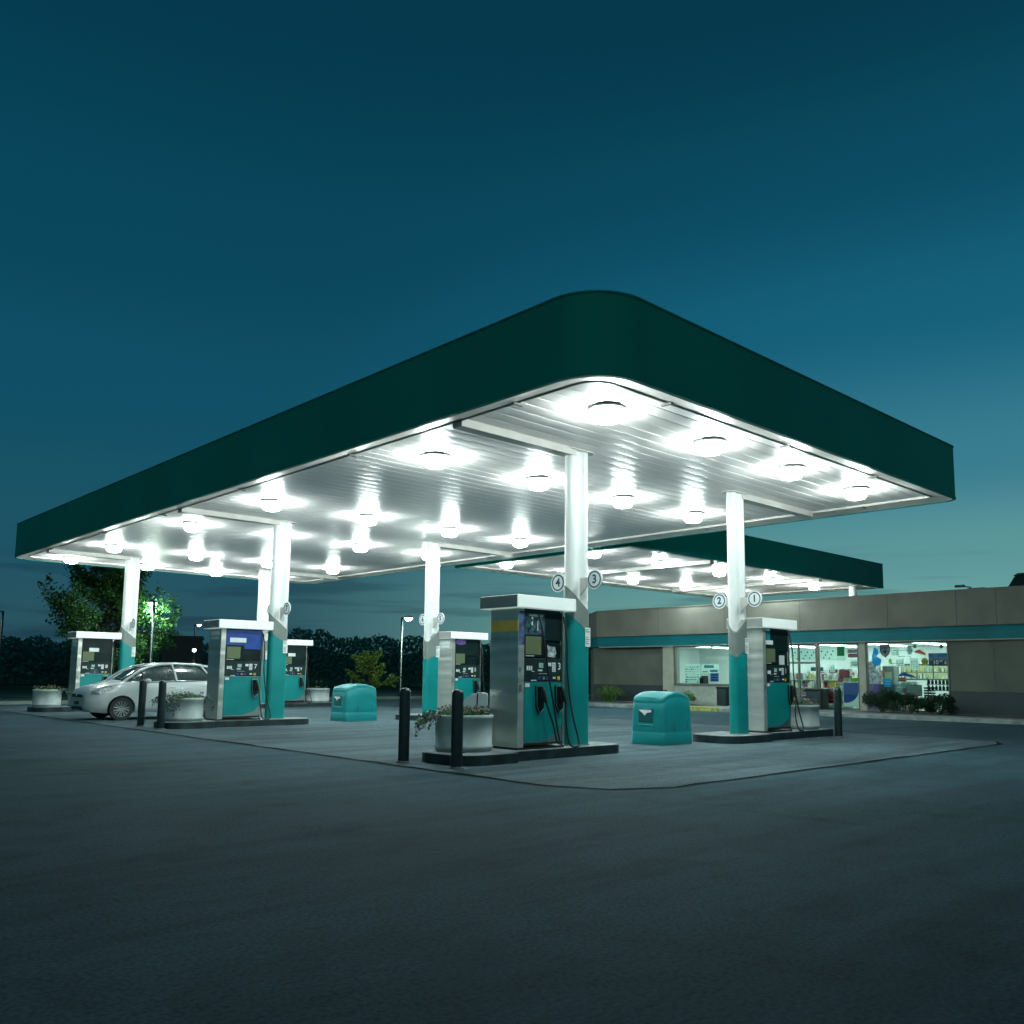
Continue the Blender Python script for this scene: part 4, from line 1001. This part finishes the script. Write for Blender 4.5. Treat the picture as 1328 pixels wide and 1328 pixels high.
for q_, (ya, za, yb, zb2, lab) in enumerate(((15.12, 1.72, 15.44, 1.96, 'small white price sheet under the red text sign'), (13.62, 2.12, 13.86, 2.4, 'small white sheet right of the shield crest'), (13.45, 1.72, 13.75, 1.98, 'white sheet with dark lines above the blue swoosh'), (12.95, 1.62, 13.25, 2.02, 'tall pale sheet left of the yellow round badge'), (16.05, 1.52, 16.25, 1.8, 'small pale sheet beside the maroon strip'), (20.3, 1.25, 20.6, 1.8, 'pale notice in the left window near the front column'))):
    placard('price_sheet', ya, za, yb, zb2, PW, lab, extra=txt_lines(ya+.03, yb-.03, tuple(za+.04+.06*k_ for k_ in range(int((zb2-za-.05)/.06))), (DARKPRINT, NAVY, REDP)[q_ % 3], .018))
for nm, ya, za, yb, zb2, m_, lab in (('promo_card', 16.9, .45, 17.2, .85, REDP, 'small dark red promotion card low on the entrance glass'), ('promo_card', 17.7, .4, 18.05, .9, YEL, 'yellow promotion card low left on the entrance glass'), ('promo_card', 16.15, .35, 16.45, .8, REDP, 'red promotion card low beside the blue poster'), ('promo_card', 16.1, .95, 16.3, 1.2, YEL, 'small yellow card above the red one beside the blue poster'), ('promo_card', 13.95, 1.0, 14.2, 1.3, CYAN, 'small cyan card on the cash machine side of the window'), ('promo_card', 12.15, .45, 12.6, .62, LIME, 'lime strip card under the bottle rack'), ('promo_card', 21.2, 1.1, 21.6, 1.45, BLUEP, 'blue card in the left window near the drum'), ('promo_card', 22.3, 1.05, 22.75, 1.4, PW, 'white card low in the middle of the left window'), ('promo_card', 13.0, 2.38, 13.1, 2.5, REDP, 'tiny red card near the top of the right window')):
    placard(nm, ya, za, yb, zb2, m_, lab, cat='card', extra=txt_lines(ya+.03, yb-.03, (za+(zb2-za)*.3, za+(zb2-za)*.6), PW if m_ is not PW else NAVY, .03))
placard('dark_arrow_sign', 0, 0, 0, 0, NAVY, 'small dark arrow sign at the top right of the shop window', shape=[(12.2, 2.5), (12.1, 2.5), (12.1, 2.42), (12.05, 2.42), (12.15, 2.34), (12.25, 2.42), (12.2, 2.42)], cat='sign')
placard('lime_round_sign', 0, 0, 0, 0, LIME, 'small lime round sticker left of the pale sheets in the right window', shape=[(13.95+.06*math.cos(t*.39), 1.92+.09*math.sin(t*.39)) for t in range(16)], cat='sticker')
# thin lines of window lettering
g = MB(); r = random.Random(3)
for (ya, yb, z) in ((13.1, 13.8, 2.28), (13.2, 13.6, 2.07), (13.5, 13.9, 1.82), (12.7, 13.6, 2.42), (15.2, 15.42, 1.86), (15.2, 15.42, 1.78), (12.2, 12.6, 2.44)):
    y = ya
    while y < yb: w = r.uniform(.02, .07); g.box(31.552, y, z, 31.558, y+w, z+r.choice((.015, .03))); y += w+.03
tag(g.build('window_lettering', DARKPRINT), 'thin dark lines of lettering on the upper shop windows', 'lettering')
# kiosk, cash machine, fridge, racks, counter
k = thing('purple_kiosk', 'tall purple vending kiosk with a pale rounded top just right of the shop pillar', 'kiosk', (32.6, 15.03-.0, .145))
MB().box(-.2, -.16, 0, .25, .16, .95).build('base', PURP, k, bevel=.02); MB().prism([(-.16, .95), (.16, .95)]+arc(0, 1.65, .16, 0, 180, 8), -.18, .22, fn=lambda a, b, c: (c, a, b)).build('display', mat('kiosk_white', (.45, .5, .55, 1), .4, var=.4, scale=9), k, bevel=.01)
k = thing('cash_machine', 'grey green cash machine between the purple kiosk and the blue swoosh', 'cash machine', (32.75, 14.5, .145))
MB().box(-.2, -.26, 0, .3, .26, .95).build('base', mat('atm_dark', (.03, .1, .1, 1), .4), k, bevel=.02); MB().box(-.15, -.22, .95, .3, .22, 1.62).build('head', mat('atm_grey', (.2, .26, .22, 1), .4), k, bevel=.02)
MB().box(-.16, -.13, 1.12, -.151, .13, 1.4).build('screen', mat('atm_screen', (.5, .6, .3, 1), .3), k)
k = thing('drinks_cooler', 'long lit drinks cooler with yellowish rows along the back of the shop', 'cooler', (36, 14.3, .145))
MB().box(0, -1.4, 1.1, .7, 1.2, 1.75).build('cabinet', FRAME, k, bevel=.01)
g = MB()
for i in range(4): g.box(-.012, -1.34+.64*i, 1.16, -.002, -.76+.64*i, 1.68); g.box(-.018, -1.34+.64*i, 1.40, -.013, -.76+.64*i, 1.43, 1); [g.box(-.018, -1.33+.64*i+.07*q, 1.17+.26*w_, -.013, -1.33+.64*i+.07*q+random.uniform(.03, .055), 1.17+.26*w_+random.uniform(.1, .2), random.choice((1, 2, 3, 4))) for q in range(8) for w_ in (0, 1)]
COOL_ = (g, k)
GOODS = [mat('goods_%d' % i, c, .5, var=.3, scale=20) for i, c in enumerate([(.42, .1, .09, 1), (.6, .5, .15, 1), (.1, .22, .42, 1), (.6, .68, .64, 1), (.2, .4, .3, 1), (.7, .72, .66, 1)])]
g, k = COOL_; g.build('glass_door', [emit('cooler_glow', (.35, .42, .22, 1), .35, (.3, .36, .2, 1)), FRAME, GOODS[1], GOODS[3], GOODS[4]], k)
def rack(x, y, w, h, label, nsh=4, seed=1, rot=0):
    k = thing('goods_rack', label, 'shelf rack', (x, y, .145), rot); r = random.Random(seed)
    g = MB(); g.box(-.02, -w/2, 0, .02, w/2, h)
    for i in range(nsh): g.box(-.3, -w/2, .12+i*(h-.1)/nsh, .3, w/2, .145+i*(h-.1)/nsh)
    g.build('frame', mat('rack_white', (.55, .62, .58, 1), .5), k)
    g = MB()
    for i in range(nsh):
        for sd in (-1, 1):
            y_ = -w/2+.02
            while y_ < w/2-.08:
                ww = r.uniform(.05, .13); hh = r.uniform(.1, min(.3, (h-.1)/nsh-.05)); z = .147+i*(h-.1)/nsh
                if r.random() < .9: g.box(sd*.06, y_, z, sd*r.uniform(.2, .28), y_+ww*.9, z+hh, r.randrange(6))
                y_ += ww
    q = g.build('packets', GOODS, k); q['kind'] = 'stuff'; return k
rack(33.4, 18.6, 1.5, 1.35, 'low rack of colourful packets seen through the left half of the entrance', 4, 3)
rack(33.4, 17.0, 1.3, 1.35, 'low rack of colourful packets seen right of the entrance frame', 4, 4)
rack(32.5, 16.1, .5, 1.5, 'narrow rack of red and yellow packets left of the blue poster', 5, 6)
rack(35.3, 17.5, 3.4, 1.5, 'long rack of packets in the middle of the shop', 4, 5)
rack(32.6, 13.75, .6, 1.05, 'low rack of teal and white cartons behind the blue swoosh sign', 4, 11)
k = thing('bottle_rack', 'wire rack with two rows of dark bottles in the lower right window', 'bottle rack', (32.5, 12.6, .145))
g = MB(); g.box(-.15, -.45, .0, .15, .45, .03); g.box(-.15, -.45, .74, .15, .45, .76); g.box(-.15, -.45, .95, .15, .45, .97)
for y in (-.44, .44): g.box(-.02, y-.01, 0, .02, y+.01, 1.2)
g.build('frame', FRAME, k)
for z in (.76, .97):
    for i in range(7):
        g = MB(); g.lathe([(0, 0), (.045, 0), (.045, .11), (.018, .15), (.018, .18), (0, .18)], n=10); g.build('bottle', BLACK, k, loc=(-.05, -.38+.127*i, z))
k = thing('stacked_baskets', 'dark stack of shopping baskets beside the framed notice', 'baskets', (32.5, 12.98, .145))
for i in range(6): MB().prism([(-.2, -.13), (.2, -.13), (.2, .13), (-.2, .13)], 0, .06).build('basket', DKGREY, k, loc=(0, 0, .35+.09*i), bevel=.01)
MB().box(-.18, -.12, 0, .18, .12, .34).build('stand', FRAME, k)
k = thing('service_counter', 'white service counter behind the left shop window', 'counter', (33.4, 22.0, .145))
MB().box(-.3, -1.9, 0, .3, 1.6, .78).build('front', INT, k); MB().box(-.36, -1.95, .78, .36, 1.65, .83).build('counter_top', FRAME, k, bevel=.01)
def boardfn(g, x): 
    r = random.Random(9)
    for z in (1.7, 1.6, 1.5, 1.38, 1.26, 1.14, 1.04):
        y = 23.0
        while y < 23.66: w = r.uniform(.03, .1); g.box(x-.004, y, z, x-.001, y+w, z+r.choice((.025, .05)), 1); y += w+r.uniform(.02, .06)
    return [DARKPRINT]
placard('price_board', 22.96, .95, 23.74, 1.84, PW, 'white board crowded with small dark print behind the left window', x=32.7, cat='board', extra=boardfn)
placard('menu_board', 21.95, 1.46, 22.85, 1.84, PW, 'white board with a teal top strip behind the left window', x=32.7, cat='board', extra=lambda g, x: (g.box(x-.004, 22.2, 1.68, x-.001, 22.7, 1.8, 1), g.box(x-.004, 22.0, 1.50, x-.001, 22.4, 1.60, 1), g.box(x-.004, 22.5, 1.5, x-.001, 22.8, 1.54, 1), [mat('menu_teal', (.03, .2, .25, 1), .5)])[-1])
k = thing('coffee_machine', 'dark small machine standing on the service counter', 'machine', (33.2, 23.1, .975))
MB().box(-.2, -.14, 0, .2, .14, .3).build('body', BLACK, k, bevel=.02); MB().box(-.1, -.2, .3, .1, .05, .36).build('lid', DKGREY, k, bevel=.01)
k = thing('blue_drum', 'deep blue drum on the counter beside the front column', 'drum', (33.2, 21.3, .975))
g = MB(); g.lathe([(0, 0), (.15, 0), (.16, .05), (.15, .26), (.1, .33), (0, .34)], n=18); g.build('body', BLUEP, k); MB().box(-.05, .13, .1, .05, .19, .2).build('tap', BLACK, k)
# litter bins against the shop
for (y, lab, w) in ((20.5, 'dark square litter bin under the left shop window', .22), (16.45, 'dark square litter bin at the entrance, behind the red flowered planter', .3)):
    k = thing('litter_bin', lab, 'litter bin', (30.9, y, .14)); MB().box(-w, -w, 0, w, w, .68).build('body', DKGREY, k, bevel=.02); MB().box(-w-.02, -w-.02, .68, w+.02, w+.02, .76).build('lid', BLACK, k, bevel=.02)
# roof clutter
k = thing('roof_camera', 'small dark camera arm on the shop roof edge at the right', 'camera', (31.6, 11.1, 4.3))
g = MB(); g.cyl((0, 0, 0), (0, 0, .1), .02); g.tube([(0, .0, .1), (-.05, .35, .16)], .02, 6); g.build('arm', BLACK, k); MB().box(-.1, .2, .12, .04, .5, .2).build('housing', DKGREY, k, bevel=.01); MB().box(-.06, -.45, .02, .04, .1, .07).build('cable_box', BLACK, k, bevel=.01)
k = thing('roof_unit', 'dark curved roof end rising behind the shop at the far right', 'building', (45, 8, 0))
MB().prism([(6.8, 4.0), (6.55, 4.9), (6.25, 5.5), (5.9, 6.05), (5.75, 6.15), (-8, 6.15), (-8, 4.0)], 0, 8, fn=lambda a, b, c: (c, a, b)).build('roof', mat('dark_green_roof', (.006, .035, .035, 1), .6), k); MB().box(.5, -7.5, 0, 7.5, 6.4, 4.0).build('wall', STUC2, k)
MB().prism([(5.92, 6.12), (5.72, 6.24), (-8, 6.24), (-8, 6.15), (5.7, 6.16)], -.05, 8, fn=lambda a, b, c: (c, a, b)).build('ridge_trim', STUC, k)

# ------------------------------------------------------------------ planting
GLEAF = leaf_mat('shrub_leaf', (.05, .13, .04, 1), (.16, .28, .08, 1)); DLEAF = leaf_mat('dark_shrub_leaf', (.01, .035, .025, 1), (.03, .07, .04, 1))
OLIVE = leaf_mat('olive_leaf', (.06, .15, .03, 1), (.2, .3, .06, 1)); TLEAF = leaf_mat('tree_leaf', (.012, .06, .03, 1), (.055, .15, .025, 1)); WLEAF = leaf_mat('hazed_wood_leaf', (.012, .115, .115, 1), (.02, .14, .135, 1))  # far wood leaves: distance haze put into a lifted teal colour
BARK = mat('bark', (.05, .045, .035, 1), .9, var=.3, scale=6, bump=.4)


def bush(name, x, y, z, rx, ry, h, m, n, size, label, cat='shrub', seed=1, group=None):
    random.seed(seed); root = thing(name, label, cat, (x, y, z), 0, group)
    g = MB(); lobes = [(random.uniform(-.7, .7)*rx, random.uniform(-.7, .7)*ry, random.uniform(.25, .8)*h, random.uniform(.25, .5)) for _ in range(9)]
    for k in range(n):
        lx, ly, lz, lr = random.choice(lobes); v = Vector((random.gauss(0, 1), random.gauss(0, 1), random.gauss(0, 1))).normalized()*(random.random()**.4)
        p = (lx+v.x*lr*rx, ly+v.y*lr*ry, max(.02, lz+v.z*lr*h*.6)); g.leaf(p, size*random.uniform(.6, 1.3))
    g.build('foliage', m, root, fix=False)
    g = MB()
    for k in range(7): lx, ly, lz, lr = lobes[k]; g.tube([(0, 0, 0), (lx*.4, ly*.4, lz*.5), (lx, ly, lz)], [.03, .018, .008], 5)
    g.build('stems', BARK, root); return root


bush('green_shrub', 30.4, 21.95, .14, .42, .6, .62, GLEAF, 1500, .06, 'rounded bright green shrub under the left shop window', seed=2)
bush('dark_shrub', 30.4, 23.1, .14, .4, .5, .7, DLEAF, 1100, .06, 'darker reddish shrub left of the bright green one', seed=12)
bush('dark_hedge_shrub', 30.3, 13.75, .14, .45, .75, .78, DLEAF, 5200, .055, 'dark shrub left of three under the right shop window', seed=3, group='dark shrubs under the shop window')
bush('dark_hedge_shrub', 30.3, 12.75, .14, .45, .65, .68, DLEAF, 4800, .055, 'dark shrub in the middle under the right shop window', seed=4, group='dark shrubs under the shop window')
bush('dark_hedge_shrub', 30.3, 11.8, .14, .4, .6, .66, DLEAF, 4200, .055, 'dark shrub at the corner where the shop window meets the dark wall', seed=5, group='dark shrubs under the shop window')
# fountain grass clump
random.seed(11); k = thing('grass_clump', 'arching clump of ornamental grass against the recessed shop wall', 'ornamental grass', (30.8, 26.5, .14)); g = MB()
for i in range(520):
    a = random.uniform(0, 6.28); r = random.uniform(.15, 1.0); hh = random.uniform(.45, .8)*(1.1-r*.4); w = .014
    p0 = Vector((random.gauss(0, .1), random.gauss(0, .12), 0)); d = Vector((math.cos(a), math.sin(a)*1.0, 0)); s_ = Vector((-d.y, d.x, 0))*w
    q = [p0, p0+d*r*.35+Vector((0, 0, hh*.8)), p0+d*r*.7+Vector((0, 0, hh*.95)), p0+d*r+Vector((0, 0, hh*.6))]
    vs = []
    for i2, c in enumerate(q): ww = (1, .9, .6, .1)[i2]; vs += [c-s_*ww, c+s_*ww]
    g.add(vs, [(0, 1, 3, 2), (2, 3, 5, 4), (4, 5, 7, 6)])
g.build('blades', GLEAF, k, fix=False); MB().cyl((0, 0, 0), (0, 0, .12), .18, .12, n=12).build('crown_base', BARK, k)


def tree(name, x, y, H, trunk_h, spread, m, n, size, label, seed=1, up=.6, limbs=16, trunk_r=.16, flat=.7):
    random.seed(seed); root = thing(name, label, 'tree', (x, y, .1)); t = MB(); g = MB(); tips = []
    t.tube([(0, 0, 0), (.05, .03, trunk_h), (.0, .1, H*.6), (.1, 0, H*.85)], [trunk_r, trunk_r*.75, trunk_r*.45, .03], 8)
    for i in range(limbs):
        z0 = trunk_h+(H*.8-trunk_h)*(i/limbs); a = i*2.4+random.uniform(-.4, .4); ln = spread*(1-.55*i/limbs)*random.uniform(.75, 1.1)
        p = Vector((0, 0, z0)); d = Vector((math.cos(a), math.sin(a), up*random.uniform(.4, 1.3))).normalized(); ps = [p.copy()]
        for k in range(5):
            p = p+d*ln/5; d = (d+Vector((random.gauss(0, .15), random.gauss(0, .15), random.uniform(-.05, .18)))).normalized(); ps.append(p.copy())
            if k > 0:
                for _ in range(3):
                    e = p+Vector((random.gauss(0, 1), random.gauss(0, 1), random.gauss(0, flat))).normalized()*ln*.32*random.uniform(.5, 1.1); tips.append((p.copy(), e))
        tips.append((ps[-2], ps[-1]+d*ln*.25)); t.tube(ps, [trunk_r*.35*(1-j/6)+.01 for j in range(6)], 5)
    for k in range(n):
        a, b = random.choice(tips); q = random.random()
        c = a.lerp(b, q)+Vector((random.gauss(0, 1), random.gauss(0, 1), random.gauss(0, .7)))*.16*spread/3*(1.2-q*.8)
        g.leaf(c, size*random.uniform(.6, 1.4))
    t.build('trunk', BARK, root); g.build('crown', m, root, fix=False); return root


tree('large_tree', 14.3, 42.8, 6.9, .4, 3.9, TLEAF, 26000, .13, 'large leafy tree behind the far left pump, right side lit green by a lamp', 5, .75, 26, .22)
tree('olive_tree', 26.2, 39.0, 2.65, .5, 1.35, OLIVE, 6500, .1, 'small yellow green tree behind the farther teal bin', 8, .5, 12, .06)
# far wood: one mass
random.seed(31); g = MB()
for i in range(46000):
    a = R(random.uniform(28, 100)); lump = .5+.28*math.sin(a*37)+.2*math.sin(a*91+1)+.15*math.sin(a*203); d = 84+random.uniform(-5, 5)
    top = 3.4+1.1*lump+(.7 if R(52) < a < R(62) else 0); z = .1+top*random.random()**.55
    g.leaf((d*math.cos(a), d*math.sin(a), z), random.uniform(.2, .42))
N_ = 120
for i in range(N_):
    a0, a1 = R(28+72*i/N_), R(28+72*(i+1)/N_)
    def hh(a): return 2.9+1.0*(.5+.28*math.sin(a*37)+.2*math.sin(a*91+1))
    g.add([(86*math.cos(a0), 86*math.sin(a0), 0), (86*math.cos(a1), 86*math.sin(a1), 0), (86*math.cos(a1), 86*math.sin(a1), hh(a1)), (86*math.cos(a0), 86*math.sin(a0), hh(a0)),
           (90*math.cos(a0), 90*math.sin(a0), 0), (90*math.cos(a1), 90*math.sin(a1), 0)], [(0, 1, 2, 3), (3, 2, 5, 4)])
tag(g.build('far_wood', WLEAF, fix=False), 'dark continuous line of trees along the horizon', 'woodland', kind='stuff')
tree('distant_tree', 69, 39.5, 8.6, 3, 4.2, DLEAF, 3000, .5, 'dark treetop showing just over the shop roof', 17, .3, 12, .2)
# dark neighbouring buildings on the left horizon
k = thing('distant_building', 'low dark flat building beyond the road, left of the second pump', 'building', (27, 64.6, 0)); k.rotation_euler.z = R(-25)
MB().box(-1.3, -2, 0, 1.3, 2, 3.7).build('wall', mat('far_wall', (.01, .02, .025, 1), .8), k); MB().box(-1.4, -2.1, 3.7, 1.4, 2.1, 3.85).build('roof', BLACK, k)
k = thing('distant_block', 'dark block on the far left horizon under a small lamp', 'building', (12.1, 60, 0))
MB().box(-.35, -2, 0, .5, 2, 5.0).build('wall', MATS['far_wall'], k)

# ------------------------------------------------------------------ street lamps
HEADL = emit('street_lamp_glow', (.75, 1., .9, 1), 8)
def lamp(x, y, h, label, arm=(.35, -.3), size=.3, power=0, bulb=False, strength=None):
    k = thing('street_lamp', label, 'street lamp', (x, y, .1), 0, None)
    g = MB(); g.lathe([(.0, .0), (.16, .0), (.16, .05), (.075, .08), (.06, h), (.0, h)], n=14); g.build('pole', BOLL, k)
    hx, hy = arm
    g = MB(); g.tube([(0, 0, h-.05), (hx*.6, hy*.6, h+.02), (hx, hy, h)], .03, 6)
    g.build('arm', BOLL, k)
    hd = MB(); hd.lathe([(0, .1), (size*.6, .08), (size*1.05, .02), (size*1.08, -.01), (size*.98, -.02)], (hx, hy, h), 20); hd.build('head', BOLL, k)
    l_ = MB(); l_.lathe([(size*.97, -.02), (size*.8, -.11), (size*.4, -.17), (0, -.18)], (hx, hy, h), 18); l_.build('lens', HEADL, k, smooth_all=True)
    if power:
        li = bpy.data.lights.new('lamp_light', 'POINT'); li.energy = power; li.shadow_soft_size = .15; li.color = (.8, 1, .85)
        lo = bpy.data.objects.new('lamp_light', li); COL.objects.link(lo); lo.parent = k; lo.location = (hx, hy, h-.35)
    return k
lamp(28.5, 39.4, 4.25, 'lit street lamp on a dark pole left of the middle column', (.25, -.25), .24, 260)
lamp(15.36, 40.2, 4.3, 'lit street lamp beside the large leafy tree', (.0, .2), .2, 620)
lamp(11.9, 51.2, 4.2, 'dim lamp on a pole at the far left edge of the photo', (-.45, .1), .2, 0)
k = thing('street_lamp', 'small round glowing lamp low behind the white car roof', 'street lamp', (23.75, 55.1, .1))
MB().cyl((0, 0, 0), (0, 0, 2.35), .05, n=10).build('pole', BOLL, k); g = MB(); g.lathe([(0, -.12), (.085, -.085), (.12, 0), (.085, .085), (0, .12)], (0, 0, 2.55), 18); g.build('globe', HEADL, k, smooth_all=True)
lamp(27.7, 64.3, 4.7, 'thin unlit looking lamp post between the tree and the second pump', (.2, -.2), .16, 0)
